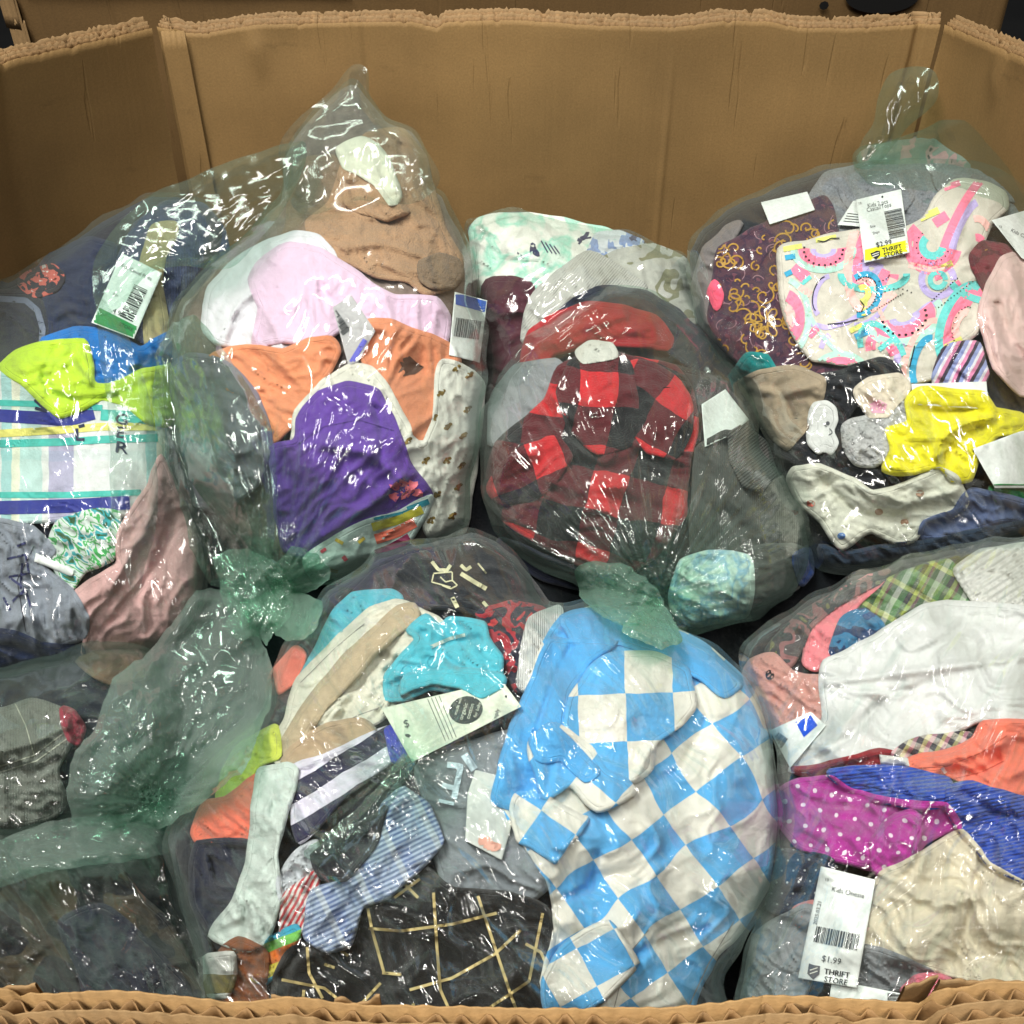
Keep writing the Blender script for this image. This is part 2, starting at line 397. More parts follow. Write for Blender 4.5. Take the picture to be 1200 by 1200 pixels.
    bi = np.unique(b); mp = np.full(n, -1); mp[bi] = n+np.arange(len(bi))
    V2 = W(X[bi], Y[bi], D[bi]+skirt)
    cx, cy = P[:, 0].mean(), P[:, 1].mean()
    Dc = np.array([max(D.max(), 0)+skirt*.5]) if skirt > .005 else np.array([float(np.median(D))+skirt])
    V3 = W(np.array([cx]), np.array([cy]), Dc)
    VV = np.concatenate([V, V2, V3]); ci = len(VV)-1
    sk = np.stack([b[:, 1], b[:, 0], mp[b[:, 0]], mp[b[:, 1]]], 1)
    faces = np.concatenate([q, sk])
    if skirt > .005:
        cap = np.stack([mp[b[:, 1]], mp[b[:, 0]], np.full(len(b), ci), np.full(len(b), ci)], 1)
    XX = np.concatenate([X, X[bi], [cx]]); YY = np.concatenate([Y, Y[bi], [cy]])
    c, s_ = math.cos(uvang), math.sin(uvang)
    ux = (XX-uvo[0]); uy = (YY-uvo[1])
    if uvwarp:
        ux = ux+pn(XX/70, YY/70, seed+21)*uvwarp; uy = uy+pn(XX/70, YY/70, seed+22)*uvwarp
    uv = np.stack([(ux*c+uy*s_)/uvs, (-ux*s_+uy*c)/uvs], 1)
    if skirt > .005:
        fl = [tuple(r) for r in faces.tolist()] if False else None
        # cap triangles as degenerate-free list: add as separate quads using a doubled centre
        VV = np.concatenate([VV, W(np.array([cx+.5]), np.array([cy+.5]), Dc)])
        uv = np.concatenate([uv, uv[-1:]]); cap[:, 3] = ci+1
        faces = np.concatenate([faces, cap])
    pc.ob = link(name, VV, faces, mat, parent, uv)
    me = pc.ob.data; l2 = me.uv_layers.new(name='edge')
    dd = np.concatenate([d, np.zeros(len(VV)-len(d))]); vi = np.empty(len(me.loops), np.int32); me.loops.foreach_get('vertex_index', vi)
    l2.data.foreach_set('uv', np.stack([dd/10, dd*0], 1)[vi].ravel().astype(np.float32))
    me.uv_layers.active_index = 0
    return pc
class Print:
    """flat print lying on a piece: ribbons, discs and lettering"""
    def __init__(s, pc, mat, name='print', lift=.0006, clip=True):
        s.pc = pc; s.mat = mat; s.x = []; s.y = []; s.l = []; s.f = []; s.name = name; s.lift = lift; s.clip = clip
    def line(s, pts, wd, lift=0., closed=False, taper=False):
        if isinstance(pts, str): pts = poly(pts)
        pts = np.asarray(pts, float)
        if closed: pts = np.vstack([pts, pts[:1]])
        seg = np.hypot(*(pts[1:]-pts[:-1]).T); L = np.concatenate([[0], np.cumsum(seg)])
        n = max(2, int(L[-1]/2.2)+1); t = np.linspace(0, L[-1], n)
        x = np.interp(t, L, pts[:, 0]); y = np.interp(t, L, pts[:, 1])
        tx = np.gradient(x); ty = np.gradient(y); m = np.hypot(tx, ty)+1e-9; nx = -ty/m; ny = tx/m
        k = max(1, int(wd/2.6)); off = np.linspace(-.5, .5, k+1)*wd
        ws = np.ones(n)
        if taper: ws = np.sin(np.linspace(.15, math.pi-.15, n))
        X = x[:, None]+nx[:, None]*off*ws[:, None]; Y = y[:, None]+ny[:, None]*off*ws[:, None]
        b = len(s.x); s.x += X.ravel().tolist(); s.y += Y.ravel().tolist(); s.l += [lift]*X.size
        for i in range(n-1):
            for j in range(k):
                a = b+i*(k+1)+j; s.f.append((a, a+1, a+k+2, a+k+1))
        return s
    def disc(s, cx, cy, rx, ry=None, rot=0, lift=0., n=12, seed=None):
        ry = ry or rx; b = len(s.x)
        rings = max(1, int(max(rx, ry)/3))
        s.x.append(cx); s.y.append(cy); s.l.append(lift)
        for r in range(1, rings+1):
            for i in range(n):
                a = i*2*math.pi/n; k = r/rings
                if seed is not None: k *= 1+.22*math.sin(3*a+seed)+.12*math.sin(5*a+seed*2)
                ux = math.cos(a)*rx*k; uy = math.sin(a)*ry*k
                s.x.append(cx+ux*math.cos(rot)-uy*math.sin(rot)); s.y.append(cy+ux*math.sin(rot)+uy*math.cos(rot)); s.l.append(lift)
        for i in range(n): s.f.append((b, b+1+i, b+1+(i+1) % n))
        for r in range(rings-1):
            for i in range(n):
                a = b+1+r*n; c = a+n; s.f.append((a+i, c+i, c+(i+1) % n, a+(i+1) % n))
        return s
    def text(s, body, x, y, size, ang=0., lift=0., sx=1.0):
        cu = bpy.data.curves.new('t', 'FONT'); cu.body = body; cu.size = size; cu.resolution_u = 2; cu.align_x = 'LEFT'
        o = bpy.data.objects.new('t', cu); COL.objects.link(o)
        dg = bpy.context.evaluated_depsgraph_get(); me = o.evaluated_get(dg).to_mesh()
        b = len(s.x); c, q = math.cos(ang), math.sin(ang)
        for v in me.vertices:
            vx, vy = v.co.x*sx, -v.co.y
            s.x.append(x+vx*c-vy*q); s.y.append(y+vx*q+vy*c); s.l.append(lift)
        for p in me.polygons: s.f.append(tuple(b+i for i in p.vertices))
        o.evaluated_get(dg).to_mesh_clear(); bpy.data.objects.remove(o); bpy.data.curves.remove(cu)
        return s
    def fill(s, pts, lift=0., step=2.5):
        P = poly(pts) if isinstance(pts, str) else np.asarray(pts, float)
        X, Y, d, q = gridmesh(P, step); b = len(s.x)
        s.x += X.tolist(); s.y += Y.tolist(); s.l += [lift]*len(X); s.f += [tuple(r) for r in (q+b).tolist()]
        return s
    def done(s, parent=None, label=None):
        x = np.array(s.x); y = np.array(s.y)
        d, _, _ = pdist(s.pc.P, x, y)
        f = s.f
        if s.clip:
            ok = d > .8; f = [p for p in f if all(ok[i] for i in p)]
        if not f: return None
        used = sorted({i for p in f for i in p}); mp = {a: i for i, a in enumerate(used)}
        x = x[used]; y = y[used]; l = np.array(s.l)[used]
        D = s.pc.surf(x, y)-s.lift-l
        o = link(s.name, W(x, y, D), [tuple(mp[i] for i in p) for p in f], s.mat, parent or s.pc.ob,
                 np.stack([x/100, y/100], 1), False)
        if label: o['label'] = label
        if s.name in ('lettering', 'line_drawing', 'barcode', 'bees', 'sprinkles', 'flower', 'spots', 'navy_print', 'gold_scrolls', 'pale_scrolls', 'rainbow_print', 'stitch_dots', 'gold_lines', 'stitching', 'snaps', 'seal_lettering', 'shield_bars', 'smile', 'scallops', 'teal_bands', 'blue_bands', 'ribbed_neck', 'gold_flower', 'print'): o['kind'] = 'stuff'
        return o
def arc(cx, cy, rx, ry, rot=0, a0=0, a1=180, n=24):
    a = np.radians(np.linspace(a0, a1, n)); r = math.radians(rot)
    x = rx*np.cos(a); y = -ry*np.sin(a)
    return np.stack([cx+x*math.cos(r)-y*math.sin(r), cy+x*math.sin(r)+y*math.cos(r)], 1)
# ------------------------------------------------------------------ plastic film
_fr = np.random.RandomState(3).rand(512, 5)
def facet(x, y, cell, seed=0):
    gx = x/cell; gy = y/cell; xi = np.floor(gx).astype(int); yi = np.floor(gy).astype(int)
    hi = np.full(x.shape, -9.)
    for i in (-1, 0, 1):
        for j in (-1, 0, 1):
            k = _perm[(_perm[(xi+i+seed*31) & 511]+yi+j+seed*17) & 511]
            r = _fr[k]; px = xi+i+.1+.8*r[:, 0]; py = yi+j+.1+.8*r[:, 1]; dx = gx-px; dy = gy-py
            v = (r[:, 2]-.5)*2.2*dx+(r[:, 3]-.5)*2.2*dy+r[:, 4]*.3-(dx*dx+dy*dy)*.95
            hi = np.maximum(hi, v)
    return hi
def film(bag, name, mat, parent=None, knots=(), ang=.6, cr=(.0030, 46, 4.5), fine=(.0003, 15), off=.0012, step=3.0, back=.45, seed=0, uvk=None, micro=0., lines=(26, .0032), rays=0, fac=()):
    P = bag.P; X, Y, d, q = gridmesh(P, step)
    Sf = bag.S(X, Y, d); p = bag.prof(X, Y, d); D0 = bag.D0(X, Y)
    c, s_ = math.cos(ang), math.sin(ang)
    wx = pn(X/80, Y/80, seed+4)*.5
    u = (X*c+Y*s_)/(cr[1]*cr[2]); v = (-X*s_+Y*c)/cr[1]+wx
    def ridge(a): return 1-np.clip(np.sqrt(a*a+.008)*2.2, 0, 1)
    dens = np.zeros_like(X)
    h = ridge(pn(u, v, seed+40))*cr[0]+ridge(pn(u*2.1+3, v*2.3, seed+41))*cr[0]*.5
    fu, fv = (X*c+Y*s_)/(fine[1]*4.5), (-X*s_+Y*c)/fine[1]
    if rays:
        kx, ky = knots[0][:2]; th = np.arctan2(Y-ky, X-kx); r = np.hypot(X-kx, Y-ky)
        fu, fv = r/(fine[1]*5)+np.cos(th)*2, th*120/fine[1]/1.2
    h += ridge(pn(fu+wx*1.5, fv+wx*2, seed+42))*fine[0]*clip01(pn(X/90, Y/90, seed+43)*1.4+.45)
    for A_, cell in fac:
        h += A_*facet(X*c+Y*s_+wx*cell*.4, (-X*s_+Y*c)*1.0+pn(X/50, Y/50, seed+77)*cell*.3, cell, seed)*(.35+clip01(pn(X/110, Y/110, seed+44)+.55))
    if micro: h += ridge(pn(X/8+wx*2, Y/8, seed+47))*micro
    for kx, ky, A, nf, reach in knots:
        th = np.arctan2(Y-ky, X-kx); r = np.hypot(X-kx, Y-ky)
        ct, st = np.cos(th), np.sin(th)
        pl = ridge(pn(ct*nf+7, st*nf+r/240, seed+50))+.6*ridge(pn(ct*nf*2.2, st*nf*2.2+r/300, seed+51))
        h += A*pl*np.exp(-r/reach)*clip01(r/14)
        h -= A*2.0*np.exp(-(r/16)**2)
        dens = np.maximum(dens, np.exp(-(r/(reach*.55))**1.2)*(.55+.55*pl)*min(1, A/.008))
    rr = random.Random(seed*7+1); x0, y0 = P.min(0); x1, y1 = P.max(0); XW = X+wx*9; YW = Y+pn(X/80, Y/80, seed+9)*6
    todo = []
    for k in range(lines[0]):
        lx = rr.uniform(max(x0, -20), min(x1, 1220)); ly = rr.uniform(max(y0, 0), min(y1, 1220)); a = ang+rr.gauss(0, .35)+(1.3 if rr.random() < .18 else 0)
        todo.append((lx, ly, a, rr.uniform(90, 420), 0, lines[1]*rr.uniform(.35, 1.3)))
    if rays:
        kx, ky = knots[0][:2]
        for k in range(rays):
            a = rr.uniform(0, 6.283); r0 = rr.uniform(12, 60); L = rr.uniform(60, 260)
            todo.append((kx+math.cos(a)*(r0+L/2), ky+math.sin(a)*(r0+L/2), a, L, -1, .0034*rr.uniform(.35, 1.3)))
    for lx, ly, a, L, w_, A_ in todo:
        w_ = rr.uniform(3.6, 9.5) if w_ == 0 else rr.uniform(3., 6.5); A_ = A_*w_/12
        ca, sa = math.cos(a), math.sin(a); t = (XW-lx)*ca+(YW-ly)*sa; q_ = -(XW-lx)*sa+(YW-ly)*ca
        h = h+A_*np.exp(-(q_/w_)**2)*clip01(1-(2*t/L)**2)
    edge = clip01(d/10+.15)
    Df = Sf-off-h*edge
    n = len(X)
    X2, Y2, d2, q2 = gridmesh(P, max(step*2.6, 4.5))
    V = np.concatenate([W(X, Y, Df), W(X2, Y2, bag.D0(X2, Y2)+bag.prof(X2, Y2, d2)*bag.B*back+.0006+clip01(d2/20)*.004*pn(X2/22, Y2/22, seed+60))])
    faces = np.concatenate([q, q2+n])
    def uvf(X, Y):
        if uvk is not None:
            kx, ky = uvk; th = np.arctan2(Y-ky, X-kx); r = np.hypot(X-kx, Y-ky)
            return np.stack([th*1.3, r/160], 1)
        return np.stack([(-X*s_+Y*c)/100, (X*c+Y*s_)/100], 1)
    uv = np.concatenate([uvf(X, Y), uvf(X2, Y2)+3.3])
    o = link(name, V, faces, mat, parent, uv); me = o.data
    l2 = me.uv_layers.new(name='density'); dd = np.concatenate([dens, X2*0]); vi = np.empty(len(me.loops), np.int32); me.loops.foreach_get('vertex_index', vi)
    l2.data.foreach_set('uv', np.stack([dd, dd*0], 1)[vi].ravel().astype(np.float32)); me.uv_layers.active_index = 0
    return o
# ------------------------------------------------------------------ cardboard
def kraft(name, col, streak=.07, dark=.9):
    nt = NT(name)
    tc = nt.n('ShaderNodeUVMap', uv_map='UVMap').outputs[0]      # metres: along the wall, up
    m = nt.n('ShaderNodeMapping', {0: tc, 'Scale': (260, 6, 1)}).outputs[0]
    s = nt.n('ShaderNodeTexNoise', {'Vector': m, 'Scale': 1., 'Detail': 3.}).outputs[0]
    m2 = nt.n('ShaderNodeMapping', {0: tc, 'Scale': (124, 1.5, 1)}).outputs[0]
    s2 = nt.n('ShaderNodeTexNoise', {'Vector': m2, 'Scale': 1., 'Detail': 1.}).outputs[0]
    big = nt.n('ShaderNodeTexNoise', {'Vector': tc, 'Scale': 4., 'Detail': 5., 'Roughness': .6}).outputs[0]
    fib = nt.n('ShaderNodeTexNoise', {'Vector': tc, 'Scale': 420., 'Detail': 4., 'Roughness': .7}).outputs[0]
    def mr(x, a, b): return nt.n('ShaderNodeMapRange', {0: x, 1: .3, 2: .7, 3: a, 4: b}).outputs[0]
    k = nt.math('MULTIPLY', mr(s, 1-streak*.5, 1+streak*.5), mr(s2, 1-streak*.7, 1+streak*.7))
    k = nt.math('MULTIPLY', k, mr(big, .80, 1.14)); k = nt.math('MULTIPLY', k, mr(fib, .86, 1.12))
    scuff = nt.n('ShaderNodeTexNoise', {'Vector': nt.n('ShaderNodeMapping', {0: tc, 'Scale': (9, 30, 1), 'Rotation': (0, 0, .35)}).outputs[0], 'Scale': 1., 'Detail': 6., 'Roughness': .7}).outputs[0]
    k = nt.math('MULTIPLY', k, nt.n('ShaderNodeMapRange', {0: scuff, 1: .62, 2: .75, 3: 1., 4: .76}).outputs[0])
    c = nt.n('ShaderNodeVectorMath', {0: srgb(col), 'Scale': k}, operation='SCALE').outputs[0]
    h = nt.math('ADD', nt.math('MULTIPLY', s2, .3), nt.math('MULTIPLY', fib, .7)); h = nt.math('ADD', h, nt.math('MULTIPLY', big, 2.))
    wsh = nt.n('ShaderNodeTexWave', {'Vector': nt.n('ShaderNodeMapping', {0: tc, 'Scale': (1, .02, 1)}).outputs[0], 'Scale': 40.3, 'Distortion': .6, 'Detail': 1.0}, wave_type='BANDS', bands_direction='X').outputs[1]
    sc1 = nt.n('ShaderNodeTexNoise', {'Vector': nt.n('ShaderNodeMapping', {0: tc, 'Scale': (70, 5, 1), 'Rotation': (0, 0, .5)}).outputs[0], 'Scale': 1., 'Detail': 2.}).outputs[0]
    sc1 = nt.n('ShaderNodeMapRange', {0: sc1, 1: .66, 2: .70, 3: 0., 4: 1.}).outputs[0]
    h = nt.math('ADD', h, nt.math('MULTIPLY', wsh, .12)); h = nt.math('SUBTRACT', h, nt.math('MULTIPLY', sc1, 2.0))
    b = nt.n('ShaderNodeBump', {'Height': h, 'Strength': .6, 'Distance': .0007})
    p = nt.n('ShaderNodeBsdfPrincipled', {'Base Color': c, 'Roughness': .72, 'Normal': b.outputs[0], 'Specular IOR Level': .25})
    nt.n('ShaderNodeOutputMaterial', {0: p.outputs[0]})
    return nt.m
M_kraft = kraft('kraft_liner', (146, 116, 76)); M_wall = kraft('kraft_wall', (130, 103, 64), .02); M_flute = kraft('kraft_fluting', (128, 100, 66), .2); M_torn = kraft('kraft_torn', (134, 108, 74), .12)  # carton walls darker than front panel: their dimmer light put into the colour
def empty(name, loc):
    o = bpy.data.objects.new(name, None); COL.objects.link(o); o.location = loc; WLOC[o.name] = loc; return o
def resample(pts, step):
    pts = np.asarray(pts, float); seg = np.hypot(*(pts[1:]-pts[:-1]).T); L = np.concatenate([[0], np.cumsum(seg)])
    t = np.arange(0, L[-1], step); return np.stack([np.interp(t, L, pts[:, 0]), np.interp(t, L, pts[:, 1])], 1), t
def wallsheet(name, path, t, nrm, off, ztop, zbot, rows, mat, parent, thick=.0009, rag=.0, seed=0, bow=None, curl=0.):
    """a sheet of board along a plan path: inner and outer face closed over a ragged top edge"""
    n = len(path); zt = ztop+rag*(.45*pn(t*38, t*0+seed, seed)+.7*pn(t*330, t*0, seed+3)-1.6*clip01(pn(t*75, t*0, seed+13)*3-.9))
    rr = np.linspace(0, 1, rows)**1.6
    V = []; UV = []
    for sgn in (-.5, .5):
        for i, r in enumerate(rr):
            z = zt+(zbot-zt)*r
            o = off+sgn*thick*(1 if r > 0 else .6)
            o = o+curl*pn(t*38, t*0, seed+8)*math.exp(-r*(0-(zbot))*60) if curl else o+0*t
            if bow is not None: o = o+bow(t, z)
            xy = path+nrm*np.asarray(o).reshape(-1, 1)
            V.append(np.column_stack([xy, z])); UV.append(np.column_stack([t, z]))
    V = np.concatenate(V); UV = np.concatenate(UV); F = []
    a = np.arange(n-1)
    for s in (0, 1):
        for i in range(rows-1):
            k = (s*rows+i)*n
            q = np.stack([k+a, k+a+1, k+n+a+1, k+n+a], 1); F.append(q if s else q[:, ::-1])
    k2 = rows*n; F.append(np.stack([a, a+1, k2+a+1, k2+a], 1))
    e = (rows-1)*n; F.append(np.stack([e+a+1, e+a, k2+e+a, k2+e+a+1], 1))
    return link(name, V, np.concatenate(F), mat, parent, UV)
# the bulk carton that holds the bags: rim at z = 0
def carton_walls(box, panels):
    for (nm, pts, step, zt, layers, kw) in panels:
        path, t = resample(pts, step)
        tan = np.gradient(path, axis=0); tan /= np.hypot(*tan.T)[:, None]
        nrm = np.stack([tan[:, 1], -tan[:, 0]], 1)*kw.get('side', 1)
        z0 = zt(path[:, 0], path[:, 1]) if callable(zt) else np.full(len(path), zt)
        lo = kw.get('zbot', -.95); bow = kw.get('bow')
        first = None
        for li, (off, dz, rag, th, typ) in enumerate(layers):
            if typ == 'liner':
                o = wallsheet('wall_panel' if li == 0 else 'liner_board', path, t, nrm, off, z0+dz, lo, kw.get('rows', 14), (M_kraft if nm == 'front' else M_back if box is not BOX1 else M_wall) if li == 0 else M_torn, first or box, th, rag, li*5+kw.get('seed', 0), bow, kw.get('curl', 0))
                if first is None: first = o
            else:
                pitch = typ; ph = t*2*math.pi/pitch+pn(t*60, t*0, 60+li)*1.2
                w_ = np.sin(ph); am = (th*(1-.55*clip01(pn(t*55, t*0, li+70)*1.6+.2)))
                o = wallsheet('fluting', path, t, nrm, off+w_*am, z0+dz, lo if lo > -.2 else -.06, 6, M_flute, first, kw.get('fth', .0006), rag, li*5+3, bow, 0)
                o['kind'] = 'stuff'
M_back = kraft('kraft_back', (98, 75, 44), .05)
box = BOX1 = tag(empty('cardboard_carton', (0, .65, -.95)), 'open brown corrugated cardboard bulk carton with torn rim holding the bags', 'cardboard box')
def rimpx(x):
    px = 600+x/.249*1150
    return np.interp(px, [-200, 0, 15, 20, 100, 140, 200, 290, 340, 400, 430, 600, 780, 850, 893, 950, 1000, 1080, 1086, 1092, 1110, 1130, 1200, 1400],
                         [1158, 1155, 1155, 1167, 1162, 1161, 1170, 1183, 1172, 1186, 1192, 1198, 1197, 1188, 1172, 1170, 1179, 1186, 1184, 1162, 1147, 1141, 1138, 1142])
def zfront(x, y): return (1166-rimpx(x))/4300.
fl = [(.000, 0, .0012, .0009, 'liner'), (.0021, -.0024, .0014, .0016, .0070), (.0042, -.0006, .0014, .0008, 'liner'),
      (.0062, -.0028, .0014, .0015, .0064), (.0082, -.001, .0012, .0008, 'liner'), (.0103, -.002, .0012, .0016, .0070), (.0124, -.001, .001, .0009, 'liner')]
bl = [(.000, -.001, .0014, .0010, 'liner'), (.0030, .0020, .0020, .0018, .0078), (.006, .0045, .0040, .0008, 'liner'),
      (.0090, .0060, .0030, .0018, .0078), (.012, .0090, .0040, .0008, 'liner')]
def zback(x, y):
    px = 600+x/1.12*1150
    return np.interp(px, [0, 170, 205, 215, 235, 300, 480, 512, 520, 600, 700, 790, 850, 905, 940, 1000, 1100, 1200],
                     [0, 0, -.004, -.009, -.010, -.001, .001, -.006, .0, .002, -.004, -.006, .001, .0, -.006, -.006, .0, 0])
def bowb(t, z): return .010*np.sin(t*3.5)*clip01((z+.9)/.9)+.0022*pn(t*9, z*4, 5)+.0022*pn(t*2, z*26, 8)-.0022*np.exp(-((t-.60)/.003)**2)*clip01((-z-.01)*9)+.0018*np.exp(-((t-.24)/.004)**2)+.0018*np.exp(-(np.abs(z+.16+.02*np.sin(t*9))/.005)**2)*clip01(pn(t*5, z*0, 4)*3)-.007*np.exp(-((t-.115)**2+(z+.028)**2)/.012**2)
def bows(t, z): return bowb(t, z)+.052*np.sqrt(np.clip(np.sin(math.pi*np.clip(t/1.14, 0, 1)), 0, 1))*clip01(-z/.16)
carton_walls(box, [
    ('front', [(.44, .121), (-.44, .121)], .0011, zfront, fl, dict(side=-1, rows=10, zbot=-.95, curl=.0005, fth=.0006)),
    ('left', [(-.48, .128), (-.545, .35), (-.550, .75), (-.514, 1.054), (-.411, 1.212)], .003, 0.0, bl, dict(side=-1, rows=20, bow=bows, seed=31)),
    ('back', [(-.405, 1.222), (-.398, 1.217), (-.388, 1.2165), (-.383, 1.224), (.30, 1.232), (.462, 1.230), (.468, 1.236), (.474, 1.2285), (.490, 1.226)], .0022, zback, bl, dict(side=-1, rows=26, bow=bowb, seed=2)),
    ('right', [(.4935, 1.224), (.517, 1.062), (.556, .75), (.55, .35), (.48, .128)], .003, 0.0, bl, dict(side=-1, rows=20, bow=bows, seed=11)),
])
def slab(name, x0, x1, y0, y1, z0, z1, mat, parent):
    V = [(x, y, z) for z in (z0, z1) for y in (y0, y1) for x in (x0, x1)]
    F = [(0, 2, 3, 1), (4, 5, 7, 6), (0, 1, 5, 4), (2, 6, 7, 3), (0, 4, 6, 2), (1, 3, 7, 5)]
    return link(name, V, F, mat, parent, np.array([(v[0], v[1]+v[2]) for v in V]), False)
slab('bottom_panel', -.54, .54, .15, 1.2, -.955, -.95, M_kraft, box)
for k, (xa, xb, zz, th_) in enumerate([(-.135, -.121, .0005, .1), (-.062, -.050, -.0035, -.1), (-.046, -.034, -.0060, .1), (.062, .078, -.0045, -.1), (.100, .110, .001, .35), (.108, .135, .0045, -.05)]):
    pf_, tf_ = resample([(xa, .1225), (xb, .1225+th_*(xb-xa))], .0009)
    wallsheet('torn_liner', pf_, tf_, np.tile([0, 1.], (len(pf_), 1)), 0., np.full(len(pf_), zz), -.03, 9, M_torn, box, .0009, .0022, 90+k, None, .002)
# glue flap strip in the left back corner and a dented hand slot on the back wall
M_kd = kraft('kraft_tan', (168, 128, 80))  # plain tan kraft, not used on any part
pth, tt = resample([(-.3985, 1.213), (-.372, 1.2195)], .002)
wallsheet('glue_flap', pth, tt, np.tile([.2, 1.], (len(pth), 1)), 0.0, np.full(len(pth), -.006), -.9, 12, M_wall, box, .0016, .002, 4)
# the second carton behind
box2 = tag(empty('cardboard_carton', (0, 1.7, -.95)), 'second brown cardboard carton standing behind the open one, oval hand hole in its side', 'cardboard box')
p2 = [(-.625, 1.9), (-.618, 1.352), (-.612, 1.345), (.61, 1.345), (.618, 1.352), (.62, 1.9)]
def b2(t, z): return .002*pn(t*7, z*7, 15)
carton_walls(box2, [('o', p2, .004, .075, [(.0, 0, .002, .002, 'liner'), (.004, 0, .002, .0022, .0078), (.008, 0, .002, .0016, 'liner')], dict(side=-1, rows=20, bow=b2, seed=3))])
pt, ts = resample([(-.628, 1.350), (-.603, 1.337)], .0015)
for k in range(5):
    wallsheet('torn_edge', pt+np.array([.004*k-.008, -.001-.0016*k]), ts, np.tile([0, 1.], (len(pt), 1)), 0., np.full(len(pt), .04-.03*k), -.03-.035*k, 8, M_torn, box2, .0008, .006, 70+k, None, .004)
M_dark = flatmat('dark_hole', (8, 8, 8))
a = np.linspace(0, 2*math.pi, 33)[:-1]
link('hand_hole', [(.455+.046*math.cos(t), 1.3388, .008+.020*math.sin(t)) for t in a], [tuple(range(32))], M_dark, box2, None, False)
for hx in (.385,): link('punched_hole', [(hx+.006*math.cos(t), 1.3388, -.003+.005*math.sin(t)) for t in a[::4]], [tuple(range(8))], M_dark, box2, None, False)
link('crease_line', [(-.6, 1.338, .013), (-.2, 1.338, .010), (-.2, 1.3405, .0125), (-.6, 1.3405, .0155)], [(0, 1, 2, 3)], M_back, box2, np.array([(0, 0), (1, 0), (1, 1), (0, 1)]), False)
# concrete floor, its shade put into the near black colour
nt = NT('concrete_floor'); tc = nt.n('ShaderNodeTexCoord').outputs['Object']
n_ = nt.n('ShaderNodeTexNoise', {'Vector': tc, 'Scale': 3., 'Detail': 8.}).outputs[0]
c_ = nt.mix(n_, (.012, .012, .013, 1), (.035, .034, .033, 1))
nt.n('ShaderNodeOutputMaterial', {0: nt.n('ShaderNodeBsdfPrincipled', {'Base Color': c_, 'Roughness': .8}).outputs[0]})
fo = link('floor', [(-40, -40, -.96), (40, -40, -.96), (40, 60, -.96), (-40, 60, -.96)], [(0, 1, 2, 3)], nt.m, None, None, False)
fo['kind'] = 'structure'
# ------------------------------------------------------------------ the bags
A = Bag('-45,345 0,328 67,290 133,248 180,225 235,235 262,275 250,310 235,340 215,380 212,440 215,500 222,560 240,620 245,690 225,735 180,765 100,780 0,795 -60,800', 250, 1.08, 780, .84, .115, 11)
B = Bag('345,160 375,120 415,92 450,135 480,150 502,178 512,215 524,228 536,252 549,292 560,340 570,380 567,460 561,520 552,600 530,632 470,655 400,676 345,694 322,690 290,650 240,590 205,520 190,450 195,390 222,330 240,315 268,290 300,265 325,230 332,190', 80, 1.13, 700, .86, .13, 23)
C1 = Bag('546,262 560,250 600,247 650,254 700,264 760,280 800,302 818,335 835,380 870,430 880,520 700,600 590,560 562,500 560,400 548,330', 250, 1.13, 600, .98, .10, 31)
C2 = Bag('575,460 610,405 640,375 690,345 745,340 795,362 830,400 868,440 884,480 902,540 938,590 948,645 928,695 880,728 830,742 780,752 735,738 680,690 620,662 578,620 562,570 563,510', 350, 1.03, 750, .82, .12, 37)
DB = Bag('1001,200 1005,182 1040,165 1090,150 1135,126 1180,138 1215,150 1245,190 1240,290 1200,300 1080,280 1010,240', 130, 1.17, 300, 1.08, .06, 43)
D = Bag('806,292 828,255 870,230 920,212 970,195 1030,190 1100,186 1200,190 1238,210 1262,450 1270,590 1210,625 1130,650 1050,668 990,674 956,662 928,610 898,530 868,450 832,405 810,350', 190, 1.13, 670, .88, .13, 47)
E1 = Bag('-140,790 0,782 60,765 130,750 180,765 210,830 190,900 140,950 75,972 0,985 -140,990', 760, .83, 980, .72, .08, 53)
E2 = Bag('-150,985 0,968 80,962 165,962 200,1000 215,1060 242,1120 262,1190 270,1250 -150,1260', 960, .73, 1200, .575, .07, 59)
F = Bag('340,745 370,705 405,675 440,648 500,630 560,622 605,648 640,698 690,704 760,718 830,752 882,800 906,860 916,960 906,1045 872,1105 852,1155 845,1235 700,1290 400,1290 260,1235 236,1150 212,1060 193,990 218,945 248,890 298,840 318,790', 620, .80, 1250, .555, .115, 61)
G = Bag('866,775 895,735 950,700 1000,672 1060,650 1130,635 1200,626 1345,630 1360,900 1350,1250 1100,1280 872,1240 866,1150 880,1090 915,1000 911,900 893,835', 625, .80, 1240, .56, .10, 67)
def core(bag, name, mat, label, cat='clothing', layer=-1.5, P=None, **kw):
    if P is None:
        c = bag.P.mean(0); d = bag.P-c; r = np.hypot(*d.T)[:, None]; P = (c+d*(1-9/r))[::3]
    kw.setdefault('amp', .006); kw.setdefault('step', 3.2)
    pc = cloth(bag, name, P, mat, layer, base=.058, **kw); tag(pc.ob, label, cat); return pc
def G_(bag, name, cat, label, P, mat, layer, group=None, **kw):
    pc = cloth(bag, name, P, mat, layer, **kw); tag(pc.ob, label, cat, group); return pc
def tagcard(bag, P, layer, mat, label=None, cat=None, name='price_tag', parent=None, **kw):
    kw.setdefault('amp', .0008); kw.setdefault('skirt', .0012)
    pc = cloth(bag, name, P, mat, layer, parent=parent, fs=60, ew=2, eh=.0004, sharp=True, step=2., **kw)
    if parent is None: tag(pc.ob, label, cat or 'price tag')
    elif label: pc.ob['label'] = label
    return pc
fb = fabric
M_paper = flatmat('paper', (225, 228, 226), .55); M_paperw = flatmat('card_cream', (212, 217, 200), .55)
M_ink = flatmat('ink_grey', (70, 72, 76), .6); M_inkd = flatmat('ink_dark', (28, 28, 34), .6)
